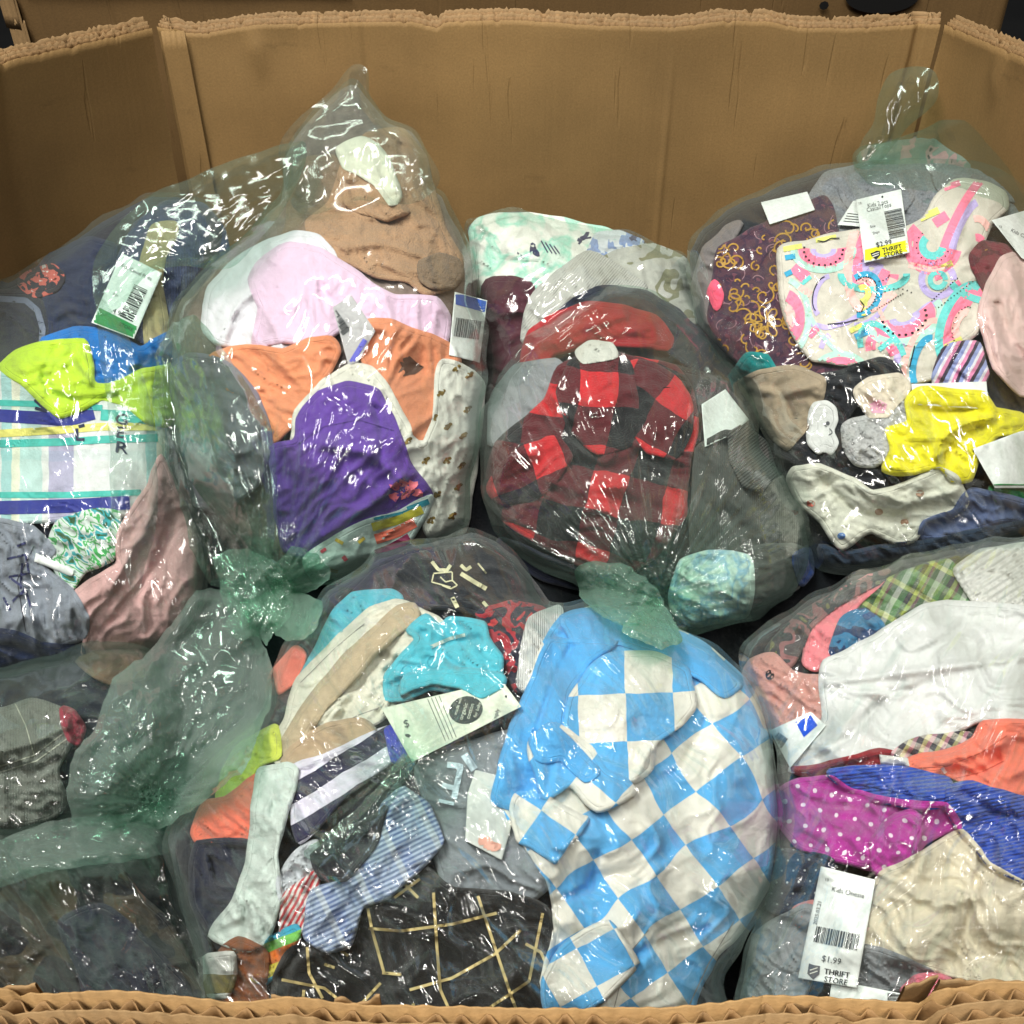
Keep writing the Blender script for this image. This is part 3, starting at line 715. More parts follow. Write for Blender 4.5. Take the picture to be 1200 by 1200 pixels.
M_white = flatmat('print_white', (225, 222, 215), .7); M_cream = flatmat('print_cream', (205, 200, 165), .7)
def frame(pc, o, ang):
    return lambda u, v: (o[0]+u*math.cos(ang)-v*math.sin(ang), o[1]+u*math.sin(ang)+v*math.cos(ang))
def bars(pr, o, ang, length, height, n, seed, vertical=True):
    r = random.Random(seed); f = frame(None, o, ang); u = 0
    while u < length:
        w_ = r.choice((.8, 1.2, 1.9, 2.6))*length/60
        if u+w_ > length: break
        if vertical: pr.line([f(u+w_/2, 0), f(u+w_/2, height)], w_)
        else: pr.line([f(0, u+w_/2), f(height, u+w_/2)], w_)
        u += w_+r.choice((.8, 1.1, 1.6))*length/60
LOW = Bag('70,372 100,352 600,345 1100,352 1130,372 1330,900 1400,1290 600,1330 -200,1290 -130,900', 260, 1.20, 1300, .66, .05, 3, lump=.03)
core(LOW, 'gap_shade_clothing', fb('low_gap_shade', (24, 26, 32), var=.3), 'clothes below all the bags, near black for the shadow in the gaps between them', step=6); del LOW.ras  # added lower sheet; gap shadow put into its near black colour
# ============================================================ bag A, left back
K1 = .9
core(A, 'navy_clothing', fb('navy_dark', (28, 33, 50), var=.3), 'dark navy clothing packed against the left wall of the carton', uvo=(0, 0))
pA1 = G_(A, 'dark_jacket', 'jacket', 'black jacket edged with pale grey piping at the left edge of the photo', '-90,345 -10,342 30,342 50,356 58,385 55,415 45,440 -10,448 -90,450', fb('jacket_black', (36, 40, 54), rough=.7), 2)
Print(pA1, flatmat('piping_grey', (105, 112, 130)), 'piping').line('-60,352 0,350 30,352 44,364 50,385 48,412 38,434', 7).done()
G_(A, 'navy_sweatshirt', 'sweatshirt', 'navy sweatshirt crumpled above the lime shirt, left of the green-edged price tag', '60,300 105,280 135,290 130,340 112,385 78,398 60,390 55,350 35,330', fb('navy2', (30, 40, 68), var=.25), 1, ang=.2)
G_(A, 'coral_print_top', 'top', 'small coral and dark printed top peeking out under the film by the left wall', '22,332 36,318 60,312 74,322 66,338 40,346', fb('coralprint', (190, 95, 85), P_blotch([(40, 38, 50), (190, 95, 85), (215, 205, 200)], 9)), 2.5, fs=16)
pA2 = G_(A, 'indigo_jeans', 'trousers', 'dark indigo jeans folded behind the green-edged price tag', '140,300 160,262 195,238 235,240 262,270 268,305 255,330 232,345 225,375 205,405 170,400 148,385 140,340', fb('denim_dark', (62, 66, 96), rib=(60, 'X', .6), var=.35), 2, ang=1.2, fs=20, amp=.006)
G_(A, 'tan_twill_strip', 'trousers', 'tan twill trouser leg showing between the dark indigo jeans', '167,312 172,285 180,265 205,262 206,275 192,300 188,330 196,375 190,405 172,400 168,360', fb('tan_twill', (160, 145, 108)), 3, fs=18)
G_(A, 'blue_shirt', 'shirt', 'bright blue shirt between the lime shirt and the dark clothes', '48,402 88,386 130,388 165,408 200,388 214,400 208,448 160,456 130,456 108,446', fb('blue', (20, 108, 186)), 4, ang=.2)
pA7 = G_(A, 'plaid_shirt', 'shirt', 'white, teal and blue plaid shirt with a wide blue hem band below the lime shirt', '-100,430 0,438 30,450 70,470 120,470 150,474 190,492 195,540 176,575 160,592 150,602 60,610 -100,606',
   fb('plaid_pale', (205, 210, 210), P_plaid([(0, (210, 212, 210)), (.24, (120, 190, 190)), (.31, (220, 220, 190)), (.37, (165, 205, 200)), (.52, (215, 215, 212)), (.57, (150, 140, 185)), (.74, (215, 215, 215))], [(0, (205, 210, 210)), (.8, (185, 205, 205))], 1.7, .6, .35)), 4, ang=0.1, fs=46, amp=.003, uvo=(-40, 0))
pr = Print(pA7, flatmat('teal_print', (70, 170, 160)), 'teal_bands'); pr.line('-80,470 0,472 60,474 120,478', 7); pr.line('-80,522 0,520 70,518 120,515 185,513', 9); pr.line('-80,580 0,580 80,580 165,577', 7); pr.line('118,486 150,488 186,494', 13); pr.done()
Print(pA7, flatmat('yellow_print', (205, 200, 110)), 'yellow_band').line('-80,510 0,508 70,504 118,500 185,500', 9).done()
pr = Print(pA7, flatmat('navyblue_print', (45, 52, 130)), 'blue_bands'); pr.line('-80,486 0,487 50,490 80,492 110,484', 15); pr.line('-80,594 0,595 80,593 152,589', 16); pr.done()
pr = Print(pA7, flatmat('letter_navy', (28, 36, 66)), 'lettering', .0012)
for s in ('90,502 90,515 99,515', '92,500 99,498', '40,470 54,466', '41,478 55,482 42,470', '172,482 176,492'): pr.line(s, 3.6)
for k in (0, .7): pr.text('G', 133+k, 496+k, 18, .12, sx=1.3).text('E', 134+k, 512+k, 19, .1, sx=1.4).text('R', 133+k, 529+k, 19, .15, sx=1.4)
pr.done()
G_(A, 'lime_shirt', 'shirt', 'crumpled lime green shirt lying across the plaid shirt on the left', '2,430 18,414 50,402 98,400 107,425 110,450 130,452 165,436 205,428 214,445 212,480 196,497 172,494 150,474 118,466 98,478 70,487 45,466 24,448', fb('lime', (182, 214, 52)), 6, ang=.3, fs=30, amp=.006, creases=[('50,440 60,462 90,470 130,466 170,450', 4, -.006), ('40,425 80,425 104,448', 5, .004)])
G_(A, 'leaf_print_scarf', 'scarf', 'green, teal and white banded scarf below the plaid shirt', '68,612 112,598 138,602 140,632 132,656 100,668 84,690 66,668 58,636', fb('scarf', (90, 160, 90), P_blotch([(200, 210, 205), (70, 165, 90), (205, 212, 208), (60, 160, 165), (60, 95, 60)], 5, stretch=2)), 5, fs=22, uvang=.8)
G_(A, 'pink_jumper', 'jumper', 'dusty pink ribbed jumper hanging down below the plaid shirt', '188,535 205,568 226,615 238,668 222,725 182,760 98,768 104,738 84,702 108,680 138,662 140,628 158,592 176,566', fb('dustypink', (198, 158, 156), fz=70), 6, ang=2.1, fs=30, amp=.006, creases=[('190,560 170,620 130,690', 6, .007), ('205,600 185,660 130,730', 7, -.006)])
pA10 = G_(A, 'grey_printed_tee', 't-shirt', 'grey t-shirt with navy brush lettering at the lower left', '-100,612 0,610 38,618 62,645 50,664 82,690 102,722 96,748 50,762 15,752 -100,740', fb('heather', (132, 138, 150), var=.2), 5, ang=1.2, fs=26)
pr = Print(pA10, flatmat('navy_scribble', (58, 62, 100)), 'lettering')
for s in ('8,655 30,650 34,672 10,676 30,690 22,700', '14,705 30,690 36,712', '20,640 30,636', '26,660 24,690', '4,700 12,715'): pr.line(s, 2.6)
pr.done()
G_(A, 'paper_label', 'label', 'small white care label beside the banded scarf', '42,648 88,668 84,676 40,658', M_paper, 6.5, sharp=True, amp=.001, ew=2)
G_(A, 'navy_trousers', 'trousers', 'dark navy trousers at the bottom left under the grey t-shirt', '-100,735 10,740 50,755 96,760 90,775 0,788 -100,790', fb('navy3', (36, 46, 76)), 4)
pt_ = tagcard(A, '142.5,296.5 190,320 157,397 107,378', 8, M_paper, 'white price tag with green lower band and a barcode, inside the left bag')
pr = Print(pt_, flatmat('tag_green', (45, 140, 75)), 'green_band', .0005); pr.fill('114,359 163,384 158,396 108,377', step=2.); pr.done()
pr = Print(pt_, M_inkd, 'barcode', .0007); bars(pr, (157.5, 333), .44, 42, 17, 20, 3, False); pr.done()
pr = Print(pt_, M_ink, 'lettering', .0007); pr.text('Kids Casual Pants', 141, 312, 6.2, .44, sx=.9); pr.text('4.99', 131, 366, 8.5, .44); pr.text('10', 143, 303, 4, .44); pr.text('Size', 132, 345, 4, .44); pr.done()
Print(pt_, M_inkd, 'lettering', .0009).text('STORE', 139, 381, 6, .44).done()
# ============================================================ bag B, tall second bag
core(B, 'mixed_clothing', fb('mauvegrey', (125, 108, 100), var=.3), 'taupe clothing packed in the bottom of the tall bag')
M_tan = fb('fleece_tan', (172, 134, 104), fuzz=.9, fz=55, crinkle=3.2); M_tan2 = fb('fleece_brown', (132, 108, 88), fuzz=.9, fz=55, crinkle=3.2)
G_(B, 'brown_fleece_sleeve', 'jumper', 'greyish brown fleece sleeve at the top left of the tall bag', '338,255 342,205 362,186 390,184 402,200 398,232 372,260 350,300 330,290', M_tan2, 1, fs=20, amp=.007)
p_ = G_(B, 'tan_fleece_jacket', 'jacket', 'tan fleece jacket heaped at the top of the tall bag', '360,262 388,236 402,196 430,158 470,152 496,182 506,222 518,262 541,308 530,334 500,345 480,330 440,322 405,305 372,298', M_tan, 2, fs=26, amp=.008, ang=.9, creases=[('408,212 440,250 478,262', 6, -.007), ('470,170 478,215 480,240', 4, -.006), ('400,290 450,285 500,300', 5, .006), ('430,262 480,262', 5, -.006)])
cloth(B, 'sleeve', '398,205 420,198 440,215 462,238 478,248 455,256 430,250 408,240', M_tan, 4, p_.ob, fs=20)
cloth(B, 'sleeve', '492,308 515,300 536,306 541,322 530,336 506,336 494,326', M_tan2, 4, p_.ob, fs=14, amp=.006)
G_(B, 'cream_lining', 'top', 'cream white cloth tucked in the tan fleece at the top of the tall bag', '396,174 422,163 442,172 458,196 468,232 458,238 440,216 420,202 404,196', fb('cream', (222, 218, 200)), 5, fs=20)
G_(B, 'white_cotton_top', 'top', 'white cotton top beside the lilac one in the tall bag', '238,382 244,342 268,312 300,290 345,272 374,278 392,300 396,352 380,400 330,412 282,408 252,402', fb('whitecool', (218, 214, 222), var=.05), 3, ang=1.9, fs=32)
G_(B, 'lilac_dress', 'dress', 'pale lilac pink dress in the middle of the tall bag', '292,328 312,300 340,286 372,292 400,306 425,326 462,348 512,350 526,374 520,406 490,402 440,384 405,384 372,404 330,398 298,404 306,360', fb('lilac', (220, 188, 214), var=.05, sheen=.3), 5, ang=1.1, fs=30, amp=.0055)
G_(B, 'orange_tee', 't-shirt', 'soft orange t-shirt left of the purple one in the tall bag', '246,418 288,405 332,412 362,398 388,397 398,412 386,436 352,482 340,502 320,518 316,500 298,470 268,455', fb('orange', (220, 138, 100)), 7, ang=.4, fs=26, amp=.006)
po = G_(B, 'orange_pocket_shirt', 'shirt', 'orange shirt with a round brown patch right of the purple shirt', '428,378 456,376 498,392 530,406 538,424 518,432 510,500 492,522 474,506 460,470 440,442 424,420', fb('orange2', (206, 132, 98)), 6, ang=2., fs=34)
Print(po, flatmat('brown_patch', (88, 66, 56)), 'patch').disc(480, 430, 13, 11, seed=1).done()
G_(B, 'white_cuff', 'top', 'off-white cuff curving round the top of the purple shirt', '342,522 348,482 376,450 408,430 436,432 456,458 478,498 480,520 462,506 442,474 408,464 374,486 356,532', fb('offwhite', (212, 208, 198)), 7, fs=18)
pb = G_(B, 'bee_print_sleepsuit', 'sleepsuit', 'cream sleepsuit with small golden bees at the right of the tall bag', '468,528 480,510 496,522 510,490 512,440 520,424 540,428 556,438 566,452 561,520 553,575 544,622 512,636 498,620 498,590 486,565', fb('beecream', (212, 210, 202), var=.08), 7, ang=1.7, fs=22, amp=.0055)
pr = Print(pb, flatmat('bee_gold', (120, 98, 50)), 'bees')
r = random.Random(2)
for (x, y) in [(535, 432), (550, 440), (517, 461), (508, 490), (543, 511), (478, 517), (541, 546), (524, 540), (537, 571), (499, 540), (548, 480), (512, 580), (530, 605), (505, 610), (525, 500)]:
    pr.disc(x, y, 4.2, 3, r.random()*3, n=9, seed=x).disc(x+3, y-3, 2.4, 2, n=7).disc(x-3, y+2, 2.2, 1.8, n=7)
pr.done()
pt2 = tagcard(B, '533,342 571,352 562,425 526,416', 5, M_paper, 'white hang tag with a blue top band at the right edge of the tall bag', 'hang tag', 'hang_tag')
Print(pt2, flatmat('tag_blue', (60, 95, 180)), 'blue_band').fill('534,343 570,353 568,366 532,356', step=2.).done()
pr = Print(pt2, M_ink, 'barcode'); bars(pr, (535, 372), .15, 30, 22, 9, 4); pr.done()
pt3 = tagcard(B, '390,360 412,346 440,388 420,424 408,428', 5, flatmat('paper_grey', (168, 165, 168)), 'white hang tag with barcode and lilac strip above the purple shirt', 'hang tag', 'hang_tag')
pr = Print(pt3, M_ink, 'barcode'); bars(pr, (392, 360), .95, 34, 16, 9, 5); pr.done()
Print(pt3, flatmat('tag_lilac', (95, 95, 190)), 'strip').line('428,398 406,434', 6).done()
pp = G_(B, 'purple_tee', 't-shirt', 'purple t-shirt with a cupcake print pressed against the knot of the tall bag', '318,526 345,516 350,490 374,460 410,450 442,458 456,482 470,515 478,540 492,560 505,578 492,600 470,612 430,628 372,655 335,645 324,600 320,560', fb('purple', (96, 62, 152)), 9, ang=2.2, fs=30, amp=.0055, creases=[('440,470 450,510 445,545', 6, -.006), ('380,520 430,530 470,560', 7, .006), ('360,640 420,600 470,560', 6, .005)])
pc_ = G_(B, 'cupcake_print_panel', 't-shirt', 'white cupcake print panel with rainbow bands and sprinkles beside the knot of the tall bag', '358,655 392,630 430,612 470,600 505,582 500,602 482,630 468,650 440,668 400,680 370,682', fb('aquawhite', (196, 210, 208)), 10, ang=2.5, fs=26, amp=.003)
for col, pts, wd in (((40, 130, 150), '433,606 470,598 502,586', 10), ((190, 180, 60), '436,618 465,610 495,597', 10), ((230, 115, 95), '440,632 465,624 486,612', 12), ((140, 45, 85), '440,650 460,642 480,630', 11), ((235, 110, 130), '398,622 412,612 428,606', 10)):
    Print(pc_, flatmat('band_print', col), 'rainbow_band').line(pts, wd).done()
pr = Print(pc_, flatmat('sprinkle_red', (200, 60, 80)), 'sprinkles', .001); pr.line('376,647 382,643', 4); pr.line('402,652 406,657', 5); pr.done()
pr = Print(pc_, flatmat('sprinkle_gold', (190, 160, 60)), 'sprinkles', .001); pr.line('393,632 402,637', 4); pr.line('386,668 396,670', 4); pr.line('420,636 427,630', 4); pr.done()
pr = Print(pp, flatmat('flower_pink', (240, 125, 140)), 'flower'); 
for x, y in ((463, 570), (472, 566), (480, 574), (484, 568), (490, 578), (474, 580), (462, 582)): pr.disc(x, y, 6, 5, n=9, seed=y)
pr.done()
G_(B, 'trimmed_jacket', 'jacket', 'mauve grey jacket with yellow and navy trim seen through the green film flap', '196,440 222,415 262,425 296,455 316,505 305,560 262,600 228,590 208,540', fb('mauve', (128, 116, 130)), 5, ang=1.)
# ============================================================ bag C
core(C1, 'grey_clothing', fb('cgrey', (84, 82, 80), var=.3), 'mixed grey clothing packed at the back wall in the middle bag')
p_ = G_(C1, 'mint_tie_dye_sheet', 'blanket', 'white and mint green tie-dye cloth at the top of the middle bag', '553,272 565,256 602,251 652,257 705,268 742,282 728,300 690,306 655,322 622,340 590,350 560,345', fb('tiedye', (215, 218, 208), P_blotch([(222, 222, 214), (222, 222, 214), (150, 205, 185), (205, 218, 208)], 3.2, 3, 'LINEAR')), 3, fs=26, ang=.3)
pr = Print(p_, flatmat('navy_print', (48, 54, 88)), 'navy_print'); pr.disc(626, 293, 9, 4.5, 1.1, seed=3)
for k in range(4): pr.line([(634+k*5, 282+k*2), (642+k*5, 296+k*1)], 1.6)
pr.disc(683, 279, 8, 3, -.6, seed=2); pr.line('678,286 690,272', 2.5); pr.line('688,272 682,280 693,278', 2); pr.line('606,296 614,302', 2); pr.done()
G_(C1, 'pale_blue_top', 'top', 'pale blue cloth at the back edge of the middle bag', '690,298 700,276 726,272 752,284 742,300 712,306', fb('paleblue', (130, 150, 190), P_blotch([(200, 205, 210), (130, 150, 190), (60, 66, 100)], 6)), 4, fs=18)
G_(C1, 'khaki_tee', 't-shirt', 'light grey and khaki camouflage tee at the right back of the middle bag', '690,318 715,298 765,288 802,306 816,335 822,372 795,385 762,352 725,335', fb('khaki', (168, 168, 156), P_blotch([(172, 172, 164), (172, 172, 164), (125, 125, 100), (172, 172, 166)], 3)), 4, fs=22, amp=.006)
G_(C1, 'maroon_top', 'top', 'dark maroon top at the left of the middle bag', '566,335 600,325 624,336 622,370 640,400 612,440 568,470', fb('maroon', (74, 34, 46)), 4)
G_(C1, 'grey_knit_jumper', 'jumper', 'light grey knitted jumper above the red fleece', '612,398 622,350 656,318 690,297 732,318 756,336 742,348 700,354 662,372 636,404', fb('greyknit', (176, 176, 170), rib=(70, 'X', .8)), 6, uvang=.7, ang=.9, fs=30)
G_(C1, 'navy_hat', 'hat', 'dark navy cap behind the red fleece', '655,366 698,338 758,343 800,370 836,410 820,440 782,410 740,385 700,374', fb('navycap', (38, 44, 60)), 7)
G_(C1, 'red_fleece_hat', 'hat', 'bright red fleece hat in the middle bag', '612,424 622,388 656,366 690,356 730,360 766,372 788,396 780,408 740,404 700,404 650,414 630,440', fb('redfleece', (176, 32, 40), fuzz=.8), 8, ang=.3, fs=26, amp=.006, creases=[('640,405 680,385 730,370', 6, .006), ('650,425 700,400 760,395', 6, -.005)])
core(C2, 'dark_clothing', fb('cdark', (40, 37, 42), var=.3), 'dark clothing at the bottom of the middle bag', P=poly('572,520 600,470 660,440 760,425 830,440 872,480 892,540 928,590 938,645 918,690 870,716 820,730 780,740 735,722 680,675 625,650 588,610 572,570'))
G_(C2, 'grey_jogger', 'trousers', 'grey joggers at the left of the red and black plaid fleece', '578,462 605,430 650,422 668,440 640,475 600,510 574,520', fb('cgrey2', (138, 138, 144)), 3)
M_buf = fb('buffalo_plaid', (190, 40, 45), P_buffalo((196, 36, 44), (88, 20, 30), (20, 15, 22), .90), fuzz=.8, fz=60, wob=.1, crinkle=2)
pl = G_(C2, 'buffalo_plaid_fleece', 'shirt', 'red and black buffalo plaid fleece filling the middle bag', '640,470 655,432 700,410 742,420 790,430 812,460 816,502 804,560 802,602 776,642 740,668 700,668 660,652 610,624 576,592 568,570 582,520 604,500', M_buf, 6, ang=.5, fs=36, amp=.0125, uvang=.25, uvwarp=8, creases=[('600,560 660,540 720,550 790,520', 9, -.009), ('660,440 690,500 700,560', 8, -.007), ('640,600 700,580 780,600', 9, -.007), ('620,530 680,480 760,450', 10, .006)])
cloth(C2, 'sleeve', '742,425 775,430 806,462 810,505 790,535 760,528 738,500 732,460', M_buf, 8, pl.ob, uvang=.6, ang=1.4, fs=26, amp=.006, uvwarp=5)
cloth(C2, 'sleeve', '585,548 615,520 650,512 668,535 655,560 620,585 586,590 572,572', M_buf, 8, pl.ob, uvang=-.4, ang=2.4, fs=26, amp=.006, uvwarp=5)
cloth(C2, 'hood', '668,425 702,412 735,425 745,470 738,520 700,530 668,500 655,460', M_buf, 7.5, pl.ob, uvang=.1, ang=1.7, fs=28, amp=.007, uvwarp=6)
G_(C2, 'white_fluffy_trim', 'trim', 'white fluffy trim at the top of the buffalo plaid fleece', '676,412 690,402 715,404 722,416 704,420 684,424', fb('fluff', (215, 212, 205), fuzz=1.), 9, fs=10)
tagcard(C2, '822,474 850,456 878,492 852,512 826,524', 7, M_paper, 'blank white paper tag at the right of the plaid fleece', 'paper tag', 'paper_tag')
G_(C2, 'charcoal_sweater', 'sweater', 'charcoal grey ribbed sweater filling the right of the middle bag', '818,528 850,505 884,520 904,548 934,590 944,645 926,690 884,708 850,704 842,652 812,645 812,590', fb('charcoal', (70, 68, 66), rib=(80, 'X', .6)), 5, ang=1.2, fs=26, amp=.008, creases=[('850,520 870,570 900,600', 7, -.008), ('850,600 890,640 930,640', 8, -.008), ('830,560 850,620 870,690', 6, .006)])
G_(C2, 'charcoal_rib_cuff', 'sweater', 'ribbed charcoal cuff folded over the charcoal sweater right of the plaid fleece', '856,512 872,500 896,520 908,556 892,572 872,566 858,540', fb('charcuff', (80, 78, 76), rib=(60, 'X', 2.2)), 7, uvang=.9, fs=18, amp=.007)
G_(C2, 'grey_lower_sleeve', 'sweater', 'dark grey sleeve lying across the bottom right of the middle bag', '862,660 890,640 930,640 948,652 934,688 900,704 868,700', fb('charsl', (78, 76, 74)), 7, fs=20, ang=.2, amp=.008)
G_(C2, 'cobalt_strip', 'clothing', 'small cobalt blue cloth at the right edge of the middle bag', '932,652 948,645 952,672 938,684', fb('cobalt', (40, 62, 120)), 6, fs=12)
G_(C2, 'navy_lower_clothes', 'clothing', 'navy clothing below the plaid fleece, left of the middle knot', '588,632 640,652 690,676 700,700 690,692 640,680 590,650', fb('navy4', (40, 40, 58)), 5)
G_(C2, 'pale_aqua_cloth', 'cloth', 'pale aqua printed cloth pressed against the middle knot', '800,658 830,648 876,652 882,690 872,722 812,732 792,722 786,698', fb('aqua', (205, 222, 218), P_blotch([(214, 226, 222), (214, 226, 222), (150, 185, 215), (214, 226, 222)], 4, 3, 'LINEAR')), 7, fs=20)
# ============================================================ bag D and the green bag behind it
core(DB, 'print_clothing', fb('dusty', (120, 125, 118), P_blotch([(120, 130, 122), (120, 130, 122), (170, 135, 135), (70, 66, 66)], 4)), 'dusty pink and grey patterned clothing inside the green bag at the right back')
core(D, 'black_clothing', fb('ddark', (26, 30, 38), var=.3), 'dark clothing packed low in the right back bag')
M_fl = fb('grey_fleece', (122, 124, 130), fuzz=1., fz=40, var=.25)
pf = G_(D, 'grey_fleece_jacket', 'jacket', 'heather grey fleece jacket at the top of the right back bag', '950,232 968,205 1005,195 1060,194 1120,192 1180,196 1230,210 1230,262 1180,262 1130,275 1085,268 1050,285 1000,275 964,268', M_fl, 2, fs=26, amp=.008)
cloth(D, 'hood_roll', '985,222 998,204 1030,198 1062,206 1070,228 1058,246 1024,250 995,242', M_fl, 4, pf.ob, fs=16, amp=.008)
cloth(D, 'sleeve', '1095,198 1140,192 1195,205 1225,228 1200,236 1150,226 1102,222', M_fl, 4, pf.ob, fs=20)
G_(D, 'mauve_top', 'top', 'grey mauve top at the far left of the right back bag', '812,335 826,292 852,266 868,262 846,310 836,370 846,402 822,380', fb('mauve2', (120, 112, 112)), 2)
pm = G_(D, 'paisley_dress', 'dress', 'plum dress with mustard gold floral scrolls in the right back bag', '838,318 844,292 890,266 940,240 966,232 976,250 986,292 998,318 940,325 930,360 950,400 985,430 988,446 940,444 876,430 846,405 832,372', fb('plum', (78, 48, 62), P_blotch([(78, 48, 62), (62, 40, 60), (105, 60, 75)], 9)), 4, fs=34, amp=.005, ang=2.2)
pr = Print(pm, flatmat('scroll_gold', (168, 128, 52)), 'gold_scrolls'); r = random.Random(5)
for k in range(100):
    cx = r.uniform(838, 985); cy = r.uniform(262, 445); s0 = r.uniform(4, 12); a0 = r.uniform(0, 6.3); tn = r.choice((3.5, 5.5, 8)); dr = r.choice((-1, 1))
    pts = [(cx+s0*(t/tn)**.8*math.cos(a0+dr*t)*1.1, cy+s0*(t/tn)**.8*math.sin(a0+dr*t)) for t in np.linspace(.6, tn, 22)]
    pr.line(pts, 1.9, lift=.0001*(k % 5))
pr.done()
pr = Print(pm, flatmat('scroll_mauve', (140, 105, 115)), 'pale_scrolls')
for k in range(60):
    cx = r.uniform(838, 985); cy = r.uniform(262, 445); a0 = r.uniform(0, 6.3)
    pr.line([(cx+t*math.cos(a0+t*.1), cy+t*math.sin(a0+t*.1)) for t in np.linspace(0, 13, 7)], 1.1)
pr.done()
# flower
pr = Print(pm, flatmat('scroll_gold2', (176, 138, 60)), 'gold_flower', .0011)
for k in range(7):
    a0 = k*2*math.pi/7; pr.line([(897+math.cos(a0)*t+math.cos(a0+1.57)*q, 378+math.sin(a0)*t+math.sin(a0+1.57)*q) for t, q in ((4, 0), (10, 4), (17, 4), (20, 0), (17, -4), (10, -4), (4, 0))], 1.7)
pr.done()
G_(D, 'neon_pink_bit', 'clothing', 'sliver of neon pink cloth at the left edge of the right back bag', '830,345 838,330 845,345 840,362', fb('neon', (240, 90, 120)), 4, fs=9)
tagcard(D, '891.5,237 946,224.5 955,246 902,263', 7, M_paper, 'plain white care label at the top left of the right back bag', 'care label', 'care_label')
cl = tagcard(D, '981.5,263.5 1000,235 1014,236 1015,266', 6, M_paper, 'small white care label half hidden behind the yellow-banded price tag', 'care label', 'care_label')
pr = Print(cl, M_ink, 'lettering')
for k in range(4): pr.line([(993-k*1.5, 250+k*3.), (1012, 252+k*3.)], 1.)
pr.done()
# rainbow print dress
M_rb = fb('rainbow_cream', (212, 204, 192), var=.05)
rb = G_(D, 'rainbow_print_dress', 'dress', 'cream dress printed with pink and turquoise rainbows in the right back bag', '914,292 945,284 980,276 1010,272 1062,268 1082,256 1100,228 1118,213 1150,214 1175,226 1178,244 1160,262 1150,290 1172,300 1162,330 1150,368 1142,392 1120,408 1102,440 1060,450 1040,440 1012,426 985,425 952,420 930,392 916,352', M_rb, 8, fs=40, amp=.0045, ang=2.4, creases=[('1000,306 1060,312 1110,316 1150,290', 4, -.005), ('1060,330 1100,345 1150,330', 4, -.004), ('1110,320 1130,280 1140,240', 5, -.005), ('1000,400 1040,420 1060,440', 5, -.003)])
PK, PKL, TQ, BL, YL, LV, MI = [flatmat('ink_'+n, c, .8) for n, c in (('pink', (248, 130, 160)), ('blush', (246, 190, 184)), ('turquoise', (108, 202, 200)), ('blue', (60, 160, 200)), ('yellow', (222, 220, 120)), ('lavender', (188, 172, 222)), ('mint', (180, 218, 205)))]
prs = {}
def pr_(m):
    if m.name not in prs: prs[m.name] = Print(rb, m, 'rainbow_print', .0006+.00012*len(prs))
    return prs[m.name]
rbs = [  # cx cy rx ry rot a0 a1 : [(scale, width, mat)]
 (965, 293, 12, 8, 0, -190, 10, [(1., 6, LV), (1.9, 13, PK), (2.9, 8, MI)]),
 (1024, 300, 10, 22, 10, -250, -20, [(1., 8, LV), (1.8, 11, PK), (2.9, 10, PKL)]),
 (1024, 322, 22, 10, 0, -185, 5, [(1., 15, PK), (1.75, 8, TQ)]),
 (1010, 345, 18, 14, -60, -160, 60, [(.5, 7, YL), (1., 6, PKL), (1.4, 7, BL), (2.1, 6, LV)]),
 (1060, 372, 14, 9, -15, -190, 20, [(1., 8, LV), (2., 18, PK), (3.1, 9, MI)]),
 (1093, 288, 12, 12, -20, -250, -30, [(1., 9, TQ), (2.1, 18, PK)]),
 (1128, 380, 15, 30, 20, 80, 280, [(.5, 9, PKL), (1., 15, PK), (1.6, 10, TQ)]),
 (920, 372, 16, 26, 0, -80, 80, [(.45, 10, PKL), (1., 14, PK), (1.7, 7, MI)]),
 (1099, 328, 10, 10, 0, 0, 350, [(.9, 6, TQ), (1.9, 8, LV)]),
 (1085, 425, 14, 30, 15, 90, 270, [(1, 8, BL), (1.7, 7, PKL), (2.4, 8, LV)]),
 (985, 442, 26, 22, 0, 10, 170, [(.7, 22, PK), (1.25, 7, MI)]),
 (1132, 268, 8, 34, 25, 100, 260, [(1, 9, LV), (2., 10, PK)]),
 (1145, 300, 10, 22, 0, -60, 100, [(1, 9, PK), (2., 8, PKL)]),
 (1145, 335, 22, 10, 20, -150, 0, [(.8, 12, PK), (1.5, 8, TQ)]),
 (1035, 415, 12, 22, -30, -20, 150, [(1, 12, PK), (1.8, 7, TQ)]),
]
for cx, cy, rx, ry, rot, a0, a1, ls in rbs:
    for s_, wd, m_ in ls: pr_(m_).line(arc(cx, cy, rx*s_, ry*s_, rot, a0, a1), wd)
pr_(LV).line(arc(968, 347, 13, 24, 15, 100, 255), 6).line('945,378 968,384 992,378 1006,370', 6).line('962,408 966,398 972,392', 6)
pr_(MI).line('945,350 950,372 962,392 980,412', 5).line('1040,440 1060,425 1075,405', 6)
pr_(PKL).line('935,335 950,345', 8).line('1065,310 1090,316 1110,312', 7).line('1040,385 1030,362 1050,344', 5)
pr_(PK).line('948,394 958,384', 8).line('1120,330 1130,345', 8)
pr_(YL).line('918,292 940,288', 6).line('956,282 980,277', 5).line('1014,352 1012,370', 6).line('996,388 1012,380', 6).line('1078,256 1100,246', 8).line('1108,408 1128,398', 9).line('1104,314 1116,308', 7)
pr_(BL).line('920,302 932,300', 6).line('920,322 928,318', 6).line('1002,395 1018,388', 7)
pr_(PK).line('930,312 945,326', 15).line('1102,222 1125,214', 7).line('1095,262 1110,252', 12); pr_(TQ).line('938,334 950,324', 5).line('1030,410 1045,398', 6)
dk = Print(rb, M_inkd, 'stitch_dots', .0020)
def dots(a, n, s_=1.0):
    for x, y in a[::max(1, len(a)//n)]: dk.disc(x, y, s_*1.2, s_*.9, n=6)
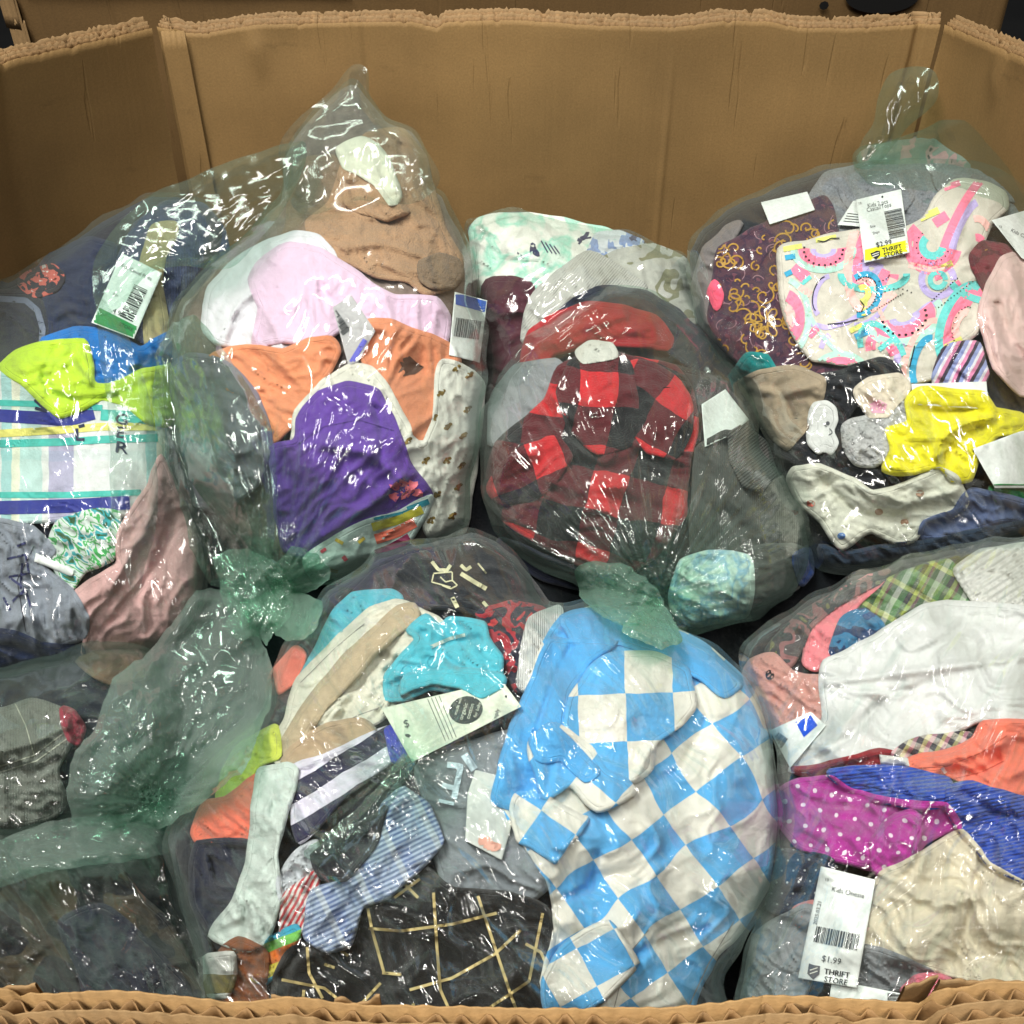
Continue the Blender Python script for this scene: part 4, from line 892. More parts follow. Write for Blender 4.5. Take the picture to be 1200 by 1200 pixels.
dots(arc(965, 293, 12*1.9, 8*2.2, 0, -190, 10), 9, 1.3); dots(arc(1024, 322, 18, 8, 0, -185, 5), 10, .8); dots(arc(1010, 345, 22, 16, -60, -160, 60), 14, .8); dots(arc(1060, 372, 26, 20, -15, -185, 15), 9, 1.6)
dots(arc(1093, 288, 19, 19, -20, -250, -30), 12, .8); dots(arc(1128, 380, 10, 22, 20, 80, 280), 10, .8); dots(arc(1052, 372, 32, 34, 0, 60, 170), 12, .8)
for p in (((1028, 362), (1058, 344)), ((1092, 352), (1122, 326)), ((1010, 306), (1060, 300)), ((1100, 360), (1140, 330))):
    a_ = np.linspace(p[0], p[1], 12); dots(a_, 12, .8)
dk.line(arc(965, 345, 12, 22, 15, 110, 250), 1.2); dk.line('1072,405 1066,430', 1.4); dk.line('970,380 990,378 1005,374', 1.2); dk.line('958,282 966,283 974,279 984,279', 1.2); dk.line('1008,352 1013,358 1009,366', 1.2); dk.line('1106,412 1114,408 1122,410 1128,400', 1.2)
for p_ in prs.values(): p_.done()
dk.done()
ptd = tagcard(D, '1003,234 1056,221.5 1066,296 1013,308', 11, M_paper, 'white price tag with yellow THRIFT STORE band and $2.99 on the rainbow dress')
Print(ptd, flatmat('tag_yellow', (240, 232, 30), .6), 'yellow_band', .0005).fill('1011.5,293 1064,281 1066,295.5 1013,307.5', step=2.).done()
pr = Print(ptd, M_ink, 'barcode', .0007); bars(pr, (1036, 248), -.21, 33, 23, 9, 8, False); pr.done()
pr = Print(ptd, M_ink, 'lettering', .0009); pr.text('Kids 2 pcs', 1017, 243.5, 7, -.23, sx=.85); pr.text('Casual/Tops', 1016, 248.5, 7, -.23, sx=.85); pr.text('Size', 1020, 267, 4, -.23); pr.text('Dept', 1023, 274.5, 4, -.23); pr.text('10', 1006, 240, 4, -.23); pr.done()
pr = Print(ptd, M_inkd, 'lettering', .0011); pr.text('$2.99', 1027, 290, 8.5, -.22); pr.text('THRIFT', 1034.5, 295.6, 7.2, -.22, sx=.98).text('STORE', 1036, 301.6, 7.2, -.22, sx=1.04)
pr.text('THRIFT', 1034.9, 295.8, 7.2, -.22, sx=.98).text('STORE', 1036.4, 301.8, 7.2, -.22, sx=1.04); pr.disc(1034, 230.5, 1.2)
pr.fill('1020,296.5 1024,295.4 1027,293.6 1031,293.8 1031.5,299 1027,304 1021.5,300.5', step=1.5); pr.done()
pr = Print(ptd, M_white, 'shield_bars', .0014); pr.line('1022,298.5 1030,295.8', 1.).line('1022.5,301 1030,298.2', 1.); pr.done()
G_(D, 'berry_trousers', 'trousers', 'berry and mustard patterned cloth between the rainbow dress and pink top', '1138,300 1152,285 1180,290 1196,318 1182,345 1165,352 1148,330', fb('berry', (120, 42, 56), P_blotch([(120, 42, 56), (90, 34, 46), (160, 120, 60)], 5)), 9, fs=18)
G_(D, 'blush_top', 'top', 'blush pink top at the right edge of the right back bag', '1148,372 1158,332 1175,304 1200,292 1230,290 1230,300 1230,452 1220,462 1196,462 1166,430', fb('blush', (224, 190, 186), var=.05), 10, ang=1.1, fs=30, amp=.0065, creases=[('1180,310 1190,350 1200,380', 6, .006), ('1165,345 1185,400 1200,420', 6, -.006), ('1160,370 1170,410 1190,430', 6, .005)])
tw = tagcard(D, '1162,258 1200,247 1230,256 1230,322 1197,302', 12, M_paper, 'white price tag lying over the blush top at the right edge')
pr = Print(tw, M_ink, 'lettering'); pr.text('Kids Casual', 1184, 271, 6, .45); pr.text('15', 1170, 266, 4, .4); pr.text('2025.03', 1180, 284, 5, .9); pr.done()
G_(D, 'teal_bit', 'clothing', 'small teal cloth beside the beige sweatpants', '864,432 876,416 898,418 908,434 896,446 872,446', fb('teal', (20, 130, 130)), 5, fs=12)
pblk = G_(D, 'black_fleece', 'hoodie', 'black fleece hoodie with a smiling cloud patch in the right back bag', '946,446 985,436 1030,420 1052,430 1058,450 1010,468 990,492 1000,545 1058,556 1038,582 1000,562 960,552 912,532 915,500 948,485', fb('blackf', (26, 28, 34), fuzz=.6), 6, fs=24)
G_(D, 'beige_sweatpants', 'trousers', 'folded beige sweatpants left of the cloud patch', '868,448 888,438 928,430 964,444 958,482 934,512 922,526 904,510 884,478', fb('beige', (158, 142, 120)), 7, ang=2.4, fs=30, amp=.004, creases=[('880,455 915,462 955,452', 5, .005), ('915,462 930,490 925,515', 5, -.005)])
cp = cloth(D, 'cloud_patch', '950,520 948,506 954,499 948,494 950,484 956,474 968,472 978,480 980,492 976,505 980,518 972,530 966,524 958,530', fb('cloudw', (205, 206, 204)), 9, pblk.ob, fs=30, amp=.001, ew=4, eh=.003)
pr = Print(cp, M_ink, 'smile'); pr.line('972,502 976,507 971,510', 1.1).line('966,498 969,500', 1.1).disc(970, 496, 2.5, n=8); pr.done()
M_sh = fb('sherpa', (176, 176, 176), fuzz=1.5, fz=22, crinkle=5)
G_(D, 'grey_sherpa_collar', 'collar', 'curly light grey sherpa collar beside the yellow top', '988,500 1002,492 1038,482 1054,455 1068,468 1066,498 1046,530 1022,546 1002,542 990,522', M_sh, 9, fs=9, amp=.006)
ps_ = G_(D, 'cream_scalloped_top', 'top', 'cream baby top with a pink scalloped edge above the sherpa collar', '1002,456 1020,444 1052,440 1066,454 1050,474 1040,486 1020,486 1006,468', fb('creamtop', (214, 202, 184)), 10, fs=22)
Print(ps_, flatmat('scallop_pink', (215, 165, 185)), 'scallops').fill('1018,474 1030,468 1040,474 1036,484 1022,484').done()
G_(D, 'striped_summer_top', 'top', 'lilac and pink striped top below the rainbow dress', '1094,446 1104,412 1122,402 1146,404 1156,440 1148,456 1110,454', fb('lilstripe', (150, 160, 210), P_stripes([(0, (150, 160, 210)), (.3, (230, 225, 235)), (.5, (225, 140, 180)), (.75, (60, 50, 70))], .16, 0)), 8, uvang=.5, fs=18)
tagcard(D, '1068,450 1156,447 1159,480 1070,474', 10, M_paper, 'white paper label tucked above the yellow top', 'care label', 'care_label')
py_ = G_(D, 'yellow_bodysuit', 'bodysuit', 'bright yellow bodysuit with ribbed neck in the right back bag', '1062,470 1080,455 1120,458 1154,462 1166,480 1194,484 1206,494 1198,506 1168,512 1148,530 1138,562 1116,562 1100,546 1072,554 1036,551 1046,526 1040,504 1066,496', fb('yellow', (226, 216, 34)), 12, ang=.3, fs=24, amp=.0065, creases=[('1098,535 1105,512 1130,496 1162,490', 4, .007), ('1110,540 1122,518 1146,504', 6, -.008), ('1066,480 1100,482 1150,478', 5, -.005)])
Print(py_, flatmat('rib_yellow', (205, 194, 30)), 'ribbed_neck').line('1098,545 1100,524 1116,505 1140,495 1164,490', 2).line('1106,552 1108,530 1122,512 1148,500', 2).done()
tagcard(D, '1140,526 1194,506 1230,498 1230,572 1166,572 1152,548', 13, M_paper, 'large blank white paper tag right of the yellow bodysuit', 'paper tag', 'paper_tag')
G_(D, 'green_tee', 't-shirt', 'bright green cloth under the blank white tag at the right edge', '1160,572 1200,570 1230,572 1230,606 1210,598 1172,588', fb('green', (20, 120, 60)), 9, fs=16)
pdt = G_(D, 'spotted_cream_trousers', 'trousers', 'cream baby trousers with brown, red and blue spots low in the right back bag', '924,562 930,550 960,546 1000,562 1022,577 1062,568 1100,551 1120,560 1132,588 1116,606 1086,610 1072,632 1050,636 1020,622 986,642 962,612 940,592', fb('cream2', (206, 206, 192)), 11, ang=.2, fs=24, amp=.006, creases=[('1000,568 1060,590 1120,575', 6, .005), ('960,560 1000,600 1060,610', 6, -.006)])
for col, pts in (((150, 120, 100), ((1078, 578), (1030, 600), (1060, 612))), ((205, 110, 95), ((950, 590),)), ((85, 115, 165), ((986, 628),))):
    pr = Print(pdt, flatmat('spot', col), 'spots'); [pr.disc(x, y, 5, 4, n=10) for x, y in pts]; pr.done()
G_(D, 'denim_blue_top', 'top', 'denim blue knit at the bottom of the right back bag', '1084,612 1118,600 1138,574 1180,582 1230,596 1230,615 1180,612 1120,628 1080,632', fb('denimb', (84, 98, 134)), 8, fs=22)
G_(D, 'navy_frill_skirt', 'skirt', 'dark navy skirt at the very bottom of the right back bag', '960,640 990,648 1040,640 1090,634 1200,612 1230,612 1200,620 1060,660 990,668 966,660', fb('navy5', (44, 58, 76)), 9, fs=16)
# ============================================================ bag E
core(E1, 'dark_washed_clothing', fb('edark', (34, 35, 48), var=.3), 'dark navy clothing in the upper left front bag')
pj = G_(E1, 'grey_denim_jeans', 'jeans', 'washed grey denim jeans with stitched waistband at the left edge', '-90,835 0,832 38,820 74,832 82,870 66,902 76,940 52,962 -90,976', fb('gdenim', (112, 110, 106), rib=(60, 'X', .5), var=.3), 5, fs=24, amp=.006, creases=[('0,880 40,870 78,850', 5, .006), ('0,900 40,905 70,890', 5, -.006)])
Print(pj, flatmat('stitch', (170, 165, 155)), 'stitching').line('-60,905 0,898 40,885 76,858', 1.4).line('-60,912 0,905 42,892 78,866', 1.4).line('18,825 30,850 40,885', 1.4).done()
G_(E1, 'crimson_bit', 'clothing', 'crimson cloth beside the grey jeans', '72,830 88,836 98,855 92,872 80,866', fb('crimson', (150, 45, 65)), 4, fs=12)
G_(E1, 'brown_sweater', 'sweater', 'brown cloth at the top of the left front bag', '90,775 130,758 172,765 180,790 130,800', fb('browntop', (110, 88, 72)), 4)
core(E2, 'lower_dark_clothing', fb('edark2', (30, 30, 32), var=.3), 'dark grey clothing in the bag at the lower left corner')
G_(E2, 'camouflage_trousers', 'trousers', 'brown and charcoal camouflage trousers at the lower left corner', '-100,1040 0,1022 35,1016 130,1012 165,1050 200,1085 232,1150 244,1200 -100,1220', fb('camo', (84, 76, 64), P_blotch([(16, 16, 22), (16, 16, 22), (64, 56, 42), (64, 56, 42), (36, 32, 26)], 1.5, 1.5)), 5, fs=44, amp=.005)
G_(E2, 'navy_cloth', 'clothing', 'dark navy cloth crossing the camouflage trousers at the lower left', '70,1080 120,1060 170,1100 215,1150 225,1190 110,1190 90,1130', fb('navy6', (22, 26, 44)), 6, ang=.9, fs=30)
# ============================================================ bag F, front middle
G_(F, 'charcoal_joggers', 'trousers', 'charcoal joggers showing left of the coral shorts, beside the bunched film neck', '205,1000 228,950 236,990 228,1060 246,1110 240,1130 222,1090', fb('charj', (44, 46, 54)), 3, fs=20)
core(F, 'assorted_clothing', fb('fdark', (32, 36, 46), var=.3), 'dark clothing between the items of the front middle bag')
pk = G_(F, 'black_printed_tee', 't-shirt', 'black t-shirt with cream line drawing at the back of the front middle bag', '400,704 440,662 500,640 560,634 604,660 642,706 640,740 600,735 545,715 480,708 430,718', fb('blacktee', (28, 30, 38)), 2, ang=.2)
pr = Print(pk, M_cream, 'line_drawing', .001)
for s, w_ in (('506,658 514,668 524,668 528,662', 4), ('540,662 546,668 552,664', 4), ('540,672 556,682 570,690', 5), ('508,672 530,670 530,680', 1.6), ('508,673 506,682 528,688', 1.6), ('516,676 522,682 530,680 536,686 528,690 518,686', 1.6), ('560,660 570,672', 2), ('530,700 536,712', 5), ('566,705 572,712', 4)): pr.line(s, w_)
pr.done()
G_(F, 'red_navy_top', 'top', 'navy top with a red ring print right of the teal bodysuit', '560,720 600,706 640,716 648,760 630,800 606,810 588,770', fb('rednavy', (110, 42, 50), P_blotch([(40, 40, 56), (160, 46, 56), (40, 42, 58), (190, 60, 66)], 3.5)), 3)
G_(F, 'white_ribbed_cloth', 'cloth', 'white ribbed cloth strip left of the blue checked shirt', '622,725 655,712 658,735 640,770 620,810 608,800 612,760', fb('whiterib', (206, 206, 204), rib=(80, 'X', .8)), 5, fs=18)
G_(F, 'coral_vest', 'vest', 'coral cloth at the left back edge of the front middle bag', '322,785 345,760 356,770 346,795 328,812', fb('coral2', (232, 112, 92)), 3)
G_(F, 'teal_back_top', 'top', 'teal cotton top behind the cream shirt', '372,760 388,722 414,696 455,692 470,700 470,715 440,730 410,752 370,800 350,800', fb('teal2', (72, 170, 190)), 4, fs=20)
pcr = G_(F, 'cream_cotton_shirt', 'shirt', 'cream cotton shirt with a beige placket at the left of the front middle bag', '318,885 336,838 350,795 392,752 430,718 462,704 486,712 516,728 520,750 498,778 470,800 456,835 430,852 400,854 375,872 335,898', fb('cream3', (214, 210, 194)), 6, ang=2.3, fs=26, amp=.0075, creases=[('470,740 430,790 400,840', 6, -.007), ('440,760 470,780', 5, -.006), ('380,790 350,840 340,880', 5, -.005)])
cloth(F, 'placket', '346,842 372,806 410,764 444,732 466,712 486,710 490,722 458,748 412,796 378,832 352,872 336,892 334,866', fb('beige2', (182, 164, 136)), 8, pcr.ob, ang=2.3, fs=30, amp=.003)
cloth(F, 'hem', '330,893 344,874 382,850 424,845 440,858 432,878 385,888 346,900', fb('beige3', (176, 152, 124)), 8.5, pcr.ob, fs=30, amp=.003)
Print(pcr, M_ink, 'placeholder') if False else None
pte = G_(F, 'teal_bodysuit', 'bodysuit', 'teal baby bodysuit with two snap fasteners above the cream hang tag', '453,818 454,790 474,766 490,748 478,738 498,722 516,736 528,724 566,730 570,746 588,772 584,800 566,818 546,810 504,808 478,818', fb('teal3', (80, 178, 196)), 9, ang=.4, fs=24, amp=.006, creases=[('495,742 520,756 560,748', 5, -.006), ('470,790 520,785 575,795', 7, .006)])
pr = Print(pte, flatmat('snap_teal', (60, 150, 170)), 'snaps'); pr.line(arc(477, 786, 6, 6, 0, 0, 360), 1.2).line(arc(508, 776, 7, 7, 0, 0, 360), 1.2); pr.line('462,804 500,794 540,798 562,812', 1.).done()
Print(pte, flatmat('inner_cream', (180, 190, 180)), 'neck_lining').line('505,758 528,748 545,744', 4).done()
G_(F, 'lime_cloth', 'top', 'lime yellow cloth above the coral one at the left of the front middle bag', '256,936 262,902 282,872 312,856 324,852 326,884 302,898 276,940', fb('lime2', (198, 208, 84)), 6, fs=22, amp=.006)
G_(F, 'coral_shorts', 'shorts', 'coral orange shorts at the left of the front middle bag', '226,974 240,942 264,936 288,918 312,902 316,932 298,986 270,988 232,986', fb('coral3', (232, 116, 92)), 7, fs=22, amp=.006)
G_(F, 'navy_satin_trousers', 'trousers', 'dark navy shiny trousers below the coral shorts', '232,988 290,986 300,1010 285,1055 248,1092 228,1065 222,1020', fb('navysat', (28, 32, 52), rough=.5), 5, ang=1.)
ps2 = G_(F, 'striped_navy_top', 'top', 'navy and white wide striped top under the cream shirt', '343,900 385,884 430,862 468,852 470,882 440,905 404,932 380,960 352,988 344,965 340,930', fb('wstripe', (38, 36, 66), P_stripes([(0, (38, 36, 66)), (.5, (214, 208, 224))], .42, 1, .1)), 8, uvang=-.55, fs=24, amp=.005)
G_(F, 'cobalt_trim', 'clothing', 'small cobalt blue cloth left of the cream hang tag', '452,856 468,850 474,884 462,892', fb('cobalt2', (38, 48, 190)), 9, fs=12)
G_(F, 'white_sleeve', 'top', 'long pale mint white sleeve hanging at the left of the front middle bag', '296,962 300,922 306,902 336,896 348,906 334,958 322,1004 328,1052 312,1102 290,1114 246,1096 270,1062 290,1012', fb('mintwhite', (206, 216, 210)), 10, ang=1.75, fs=22, amp=.006)
G_(F, 'white_cuff_small', 'top', 'small white cuff right of the pale mint sleeve', '326,1030 345,1000 372,985 372,1015 348,1050 330,1056', fb('white4', (196, 200, 206)), 7, fs=16)
G_(F, 'red_striped_leggings', 'leggings', 'red and white pinstriped leggings at the lower left of the front middle bag', '334,1050 352,1034 372,1022 368,1060 348,1100 330,1114 330,1084', fb('redstr', (190, 60, 66), P_stripes([(0, (196, 70, 76)), (.5, (224, 214, 212))], .06, 0)), 9, uvang=.5, fs=20)
G_(F, 'rainbow_corner_cloth', 'cloth', 'cloth with orange, yellow and turquoise bands at the bottom left of the front middle bag', '296,1144 318,1100 345,1086 350,1100 334,1130 312,1150', fb('rbw', (230, 140, 50), P_stripes([(0, (220, 120, 50)), (.3, (225, 210, 70)), (.55, (60, 160, 190)), (.8, (120, 190, 90))], .5, 1)), 8, uvang=-.4, fs=18)
G_(F, 'rust_cloth', 'clothing', 'rust brown cloth at the bottom edge beside the rainbow bands', '256,1120 280,1100 312,1118 310,1160 318,1190 262,1190', fb('rust', (128, 74, 42)), 6)
G_(F, 'white_square_cloth', 'cloth', 'small white and olive cloth at the bottom edge beside the rust cloth', '240,1122 272,1118 274,1140 266,1166 246,1166', fb('wo', (205, 205, 200), P_stripes([(0, (205, 205, 200)), (.55, (120, 108, 60))], .5, 1, .72)), 7)
pg_ = G_(F, 'grey_hooded_top', 'hoodie', 'grey hooded top with white block lettering in the centre of the front middle bag', '488,900 520,878 565,866 606,856 628,880 622,940 648,1000 640,1040 600,1068 560,1060 522,1042 508,990 500,945', fb('greyhood', (128, 134, 140), var=.15), 5, fs=34, amp=.006)
pr = Print(pg_, flatmat('letter_ice', (190, 205, 215)), 'lettering', .001); pr.line('524,896 540,898 532,936', 7).line('518,920 534,924', 6).line('514,938 532,942', 4).line('544,884 556,902', 9).done()
tg2 = tagcard(F, '557,902 596,912 606,945 588,1008 545,985 548,930', 7, flatmat('frosted_card', (186, 190, 186)), 'frosted pale plastic hang tag over the grey hooded top', 'hang tag', 'hang_tag')
Print(tg2, flatmat('pinkish', (200, 150, 135)), 'pink_mark').disc(572, 990, 14, 9, .3, seed=2).done()
pgo = G_(F, 'black_windowpane_shirt', 'shirt', 'black shirt with thin gold windowpane lines at the bottom of the front middle bag', '318,1210 322,1150 335,1118 362,1104 412,1106 432,1062 470,1030 502,1020 532,1042 600,1048 642,1068 650,1130 644,1215 500,1245 330,1245', fb('blackwin', (24, 24, 26), rough=.75), 7, ang=.7, fs=48, amp=.007)
pr = Print(pgo, flatmat('gold_line', (196, 176, 124)), 'gold_lines', .0009)
for s in ('432,1088 470,1091 530,1083 582,1070', '508,1046 512,1110 516,1160 534,1200', '430,1060 436,1090 450,1140', '480,1160 530,1146 580,1118 610,1090', '560,1050 580,1110 600,1170 612,1200', '470,1032 490,1052', '462,1052 492,1030', '448,1140 470,1142', '420,1180 446,1152', '360,1110 362,1140 378,1170', '330,1148 380,1158 420,1190', '378,1100 408,1120', '380,1130 392,1134', '616,1106 634,1116 640,1130', '636,1070 620,1150 560,1190', '484,1176 488,1200', '352,1200 356,1160'): pr.line(s, 3.4)
pr.done()
pbl = G_(F, 'blue_plaid_sock', 'sock', 'light blue and grey plaid baby sock with cuff in the front middle bag', '357,1090 366,1046 400,1032 438,990 450,942 474,924 500,944 518,984 498,1012 454,1050 424,1062 410,1106 384,1114 360,1102',
   fb('blueplaid', (150, 170, 205), P_plaid([(0, (150, 170, 205)), (.55, (205, 214, 224)), (.7, (120, 146, 200))], [(0, (196, 204, 220)), (.5, (74, 80, 112))], .5, .055, .55), wob=.02), 11, uvang=-.45, ang=2.2, fs=26, amp=.006, creases=[('400,1035 420,1060', 5, -.007)])
G_(F, 'dark_fold', 'clothing', 'dark grey cloth behind the blue plaid sock', '366,1004 398,978 440,955 452,945 440,988 404,1030 378,1028', fb('darkfold', (44, 44, 52)), 8)
tg = tagcard(F, '447,830 588,797 611,828 483,893', 13, M_paperw, 'cream hang tag with a dark round seal between the teal bodysuit and grey hooded top', 'hang tag', 'hang_tag', amp=.002)
cloth(F, 'bodysuit_hem', '470,812 505,800 545,806 566,816 590,800 584,790 540,785 480,790', fb('teal4', (80, 178, 196)), 14, pte.ob, fs=24, amp=.002)
pr = Print(tg, flatmat('seal_dark', (60, 66, 66)), 'seal', .0007); pr.disc(546, 832, 20, 16, -.25, n=28); pr.done()
pr = Print(tg, M_paperw, 'seal_lettering', .0012); pr.text('made with', 535, 838, 5.5, -1.25).text('organic', 542, 844, 7, -1.25).text('cotton', 550, 843, 7, -1.25).text('for baby', 558, 841, 5.5, -1.25); pr.done()
pr = Print(tg, M_ink, 'lettering', .0009)
for k in range(4): pr.line([(501+k*4.5, 819-k*1.2), (522+k*4.2, 868-k*1.4)], .7)
pr.text('$', 474, 853, 13, -.3); pr.disc(478, 862, 3.5, 2, .3); pr.text('simply', 580, 848, 7, -1.25); pr.disc(593, 816, 1.4); pr.done()
# ---- the blue and white checked shirt
def chk(nm, size, rot=0): return fb(nm, (90, 170, 226), P_checker((226, 222, 212), size), var=.06, wob=.05, crinkle=1.6)
M_bl = fb('sky_blue', (84, 165, 224), var=.06, crinkle=1.6)
M_ck = chk('blue_check', .52)
pq = G_(F, 'blue_checked_shirt', 'shirt', 'sky blue and white checkerboard shirt filling the right of the front middle bag', '660,722 700,712 760,724 826,756 876,802 898,860 908,960 898,1040 866,1092 840,1120 815,1170 800,1215 690,1235 650,1215 636,1150 652,1085 642,1030 612,985 590,940 606,880 622,800 640,752',
   M_ck, 6, ang=1.9, fs=60, amp=.0045, uvang=-.62+math.pi/2, uvo=(791, 880), uvwarp=9, creases=[('812,790 830,840 800,900 750,930', 6, -.005), ('700,1000 690,1040 650,1060', 5, -.005), ('745,920 770,990 760,1080', 12, .004), ('720,1140 760,1110 830,1090', 6, -.005)])
cloth(F, 'back_panel', '658,724 700,714 760,726 826,758 868,800 850,815 812,790 775,768 720,752 672,752', M_bl, 8, pq.ob, fs=40, amp=.003)
cloth(F, 'sleeve', '644,750 672,750 722,752 690,778 668,810 660,850 676,868 640,900 622,950 578,938 586,900 600,850 622,800', M_bl, 9, pq.ob, ang=1.3, fs=60, amp=.003, creases=[('672,752 648,800 626,862', 3, -.006)])
cloth(F, 'folded_panel', '668,822 690,785 715,768 772,766 806,786 814,828 796,850 770,868 762,900 744,916 716,908 690,884 664,856', chk('blue_check2', .56), 11, pq.ob, ang=2.2, fs=50, amp=.003, uvang=-.04, uvo=(733, 813), creases=[('744,912 760,880 800,850', 4, .004)])
cloth(F, 'pocket_flap', '620,872 650,848 690,876 712,905 735,915 742,930 700,950 668,920 640,935 626,900', chk('blue_check3', .54), 12, pq.ob, ang=.8, fs=40, amp=.003, uvang=.72, uvo=(640, 870))
cloth(F, 'waistband', '622,868 648,850 700,902 686,915 660,890 640,892 630,888', M_bl, 13, pq.ob, fs=30, amp=.002, ew=5, eh=.004)
cloth(F, 'left_sleeve', '606,930 640,935 680,958 688,962 664,992 650,1010 622,992 608,985 600,950', chk('blue_check4', .5), 10, pq.ob, ang=.8, fs=30, uvang=.6, uvo=(634, 950), amp=.004)
cloth(F, 'cuff', '636,1150 650,1122 672,1100 712,1082 746,1128 706,1172 662,1200 640,1186', chk('blue_check5', .50), 12, pq.ob, ang=.8, fs=50, amp=.002, uvang=-.5, uvo=(676, 1112))
# ============================================================ bag G, front right
core(G, 'grey_mixed_clothing', fb('gdark', (50, 46, 50), var=.3), 'grey and dark clothing behind the items of the right front bag')
G_(G, 'green_plaid_shirt', 'shirt', 'green, yellow and maroon plaid shirt near the top of the right front bag', '1000,712 1028,686 1080,664 1112,658 1135,682 1152,700 1102,706 1062,714 1034,736 1008,726', fb('gplaid', (90, 130, 70), P_plaid([(0, (80, 130, 70)), (.2, (50, 50, 55)), (.35, (170, 185, 90)), (.5, (120, 60, 70)), (.6, (80, 120, 70)), (.8, (200, 205, 190))], [(0, (70, 110, 65)), (.3, (190, 190, 110)), (.45, (60, 60, 70)), (.8, (130, 160, 120))], .35, .4)), 4, uvang=.5, fs=22)
G_(G, 'pink_frilled_top', 'top', 'bright pink frilled cloth left of the green plaid shirt', '942,775 950,732 974,702 1018,676 1034,680 1004,708 988,724 978,762 958,784', fb('pinkf', (224, 128, 136)), 4, fs=20, amp=.006)
G_(G, 'blue_teal_cap', 'hat', 'navy and teal cloth between the pink frill and the white shirt', '974,764 986,726 1012,714 1036,736 1012,758 990,772', fb('bteal', (44, 84, 132), P_blotch([(40, 62, 100), (60, 120, 160), (50, 80, 130)], 3)), 5, fs=18)
G_(G, 'floral_shawl', 'scarf', 'grey cloth with faint floral tones at the back edge of the right front bag', '900,760 935,722 990,690 1040,668 1030,682 980,708 950,735 930,775 900,800', fb('shawl', (110, 96, 94), P_blotch([(90, 84, 84), (140, 100, 100), (70, 70, 72), (110, 112, 80)], 3)), 2)
pd_ = G_(G, 'pink_plush_top', 'top', 'dusty pink plush top with a dark button left in the right front bag', '872,790 880,774 905,768 926,788 945,792 966,796 972,830 950,850 928,872 900,852 886,820', fb('plush', (206, 150, 140), fuzz=1.), 6, fs=18, amp=.006)
Print(pd_, M_inkd, 'button').disc(902, 791, 5, 6, n=12).done()
G_(G, 'white_ribbed_jumper', 'jumper', 'white ribbed jumper at the top right of the right front bag', '1120,668 1150,646 1200,638 1270,640 1270,728 1180,716 1146,708 1132,692', fb('ribbed', (205, 203, 198), rib=(26, 'X', 2.5), var=.05), 6, uvang=1., fs=26, amp=.0055)
pw = G_(G, 'large_white_shirt', 'shirt', 'large plain white shirt spread over the right front bag', '926,902 945,872 966,842 962,800 966,776 1000,760 1040,736 1080,712 1110,706 1200,712 1280,718 1280,850 1200,848 1146,846 1104,868 1050,880 1000,890 960,902', fb('bigwhite', (216, 216, 215), var=.05), 7, ang=.05, fs=56, amp=.0062, creases=[('970,800 1060,788 1200,770', 5, .005), ('1000,850 1050,812 1090,800', 6, -.004), ('960,890 1010,850 1030,820', 4, -.005), ('1030,760 1120,740 1200,745', 8, .003)])
tb = tagcard(G, '902,856 950,834 968,850 926,900', 8, M_paper, 'white hang tag with a blue diamond logo at the left of the right front bag', 'hang tag', 'hang_tag')
Print(tb, flatmat('tag_blue2', (30, 80, 200)), 'blue_diamond').fill('932,846 950,838 958,850 942,864', step=2.).done()
pr = Print(tb, M_ink, 'barcode'); bars(pr, (912, 858), .6, 14, 18, 9, 3); pr.done()
G_(G, 'red_trimmed_sock', 'sock', 'dark red strip with white end under the white shirt', '928,902 962,898 1030,880 1066,886 1060,898 1000,908 950,910', fb('redtrim', (140, 36, 44)), 5, fs=16)
G_(G, 'tartan_scrap', 'cloth', 'small yellow, pink and black tartan cloth above the coral t-shirt', '1046,884 1062,870 1100,862 1135,860 1140,872 1100,884 1070,892', fb('tartan', (160, 140, 120), P_plaid([(0, (60, 56, 66)), (.4, (210, 200, 130)), (.7, (210, 140, 160))], [(0, (60, 56, 66)), (.5, (215, 210, 200))], .16, .16)), 6, uvang=.5, fs=14)
pct = G_(G, 'coral_tee', 't-shirt', 'bright coral t-shirt with ribbed collar at the right of the right front bag', '1064,890 1112,880 1140,866 1154,848 1200,846 1280,850 1280,945 1200,940 1142,922 1108,906 1068,908', fb('coral', (240, 122, 98), var=.06), 10, ang=.3, fs=30, amp=.006, creases=[('1080,898 1150,880 1175,870', 6, .006), ('1110,905 1150,905 1170,890', 5, -.005)])
Print(pct, M_white, 'print').line('1104,900 1110,908', 4).done()
G_(G, 'white_sock_end', 'sock', 'short white tab between the red strip and the coral t-shirt', '1030,884 1064,888 1066,898 1032,896', fb('tabw', (212, 210, 206)), 9, sharp=True, ew=3)
M_kn = fb('royal_knit', (46, 78, 176), rib=(46, 'Y', 1.8), var=.1)
pk2 = G_(G, 'royal_blue_cardigan', 'cardigan', 'royal blue knitted cardigan across the right front bag', '972,906 1000,898 1060,902 1112,914 1112,940 1080,948 1030,938 990,924', M_kn, 11, fs=24, amp=.005, uvang=-.1)
cloth(G, 'sleeve', '1112,924 1140,918 1200,936 1280,942 1280,1046 1200,1034 1160,1012 1126,975 1112,950', M_kn, 12, pk2.ob, fs=28, amp=.006, uvang=-.2, creases=[('1130,930 1160,950 1200,960', 5, -.006)])
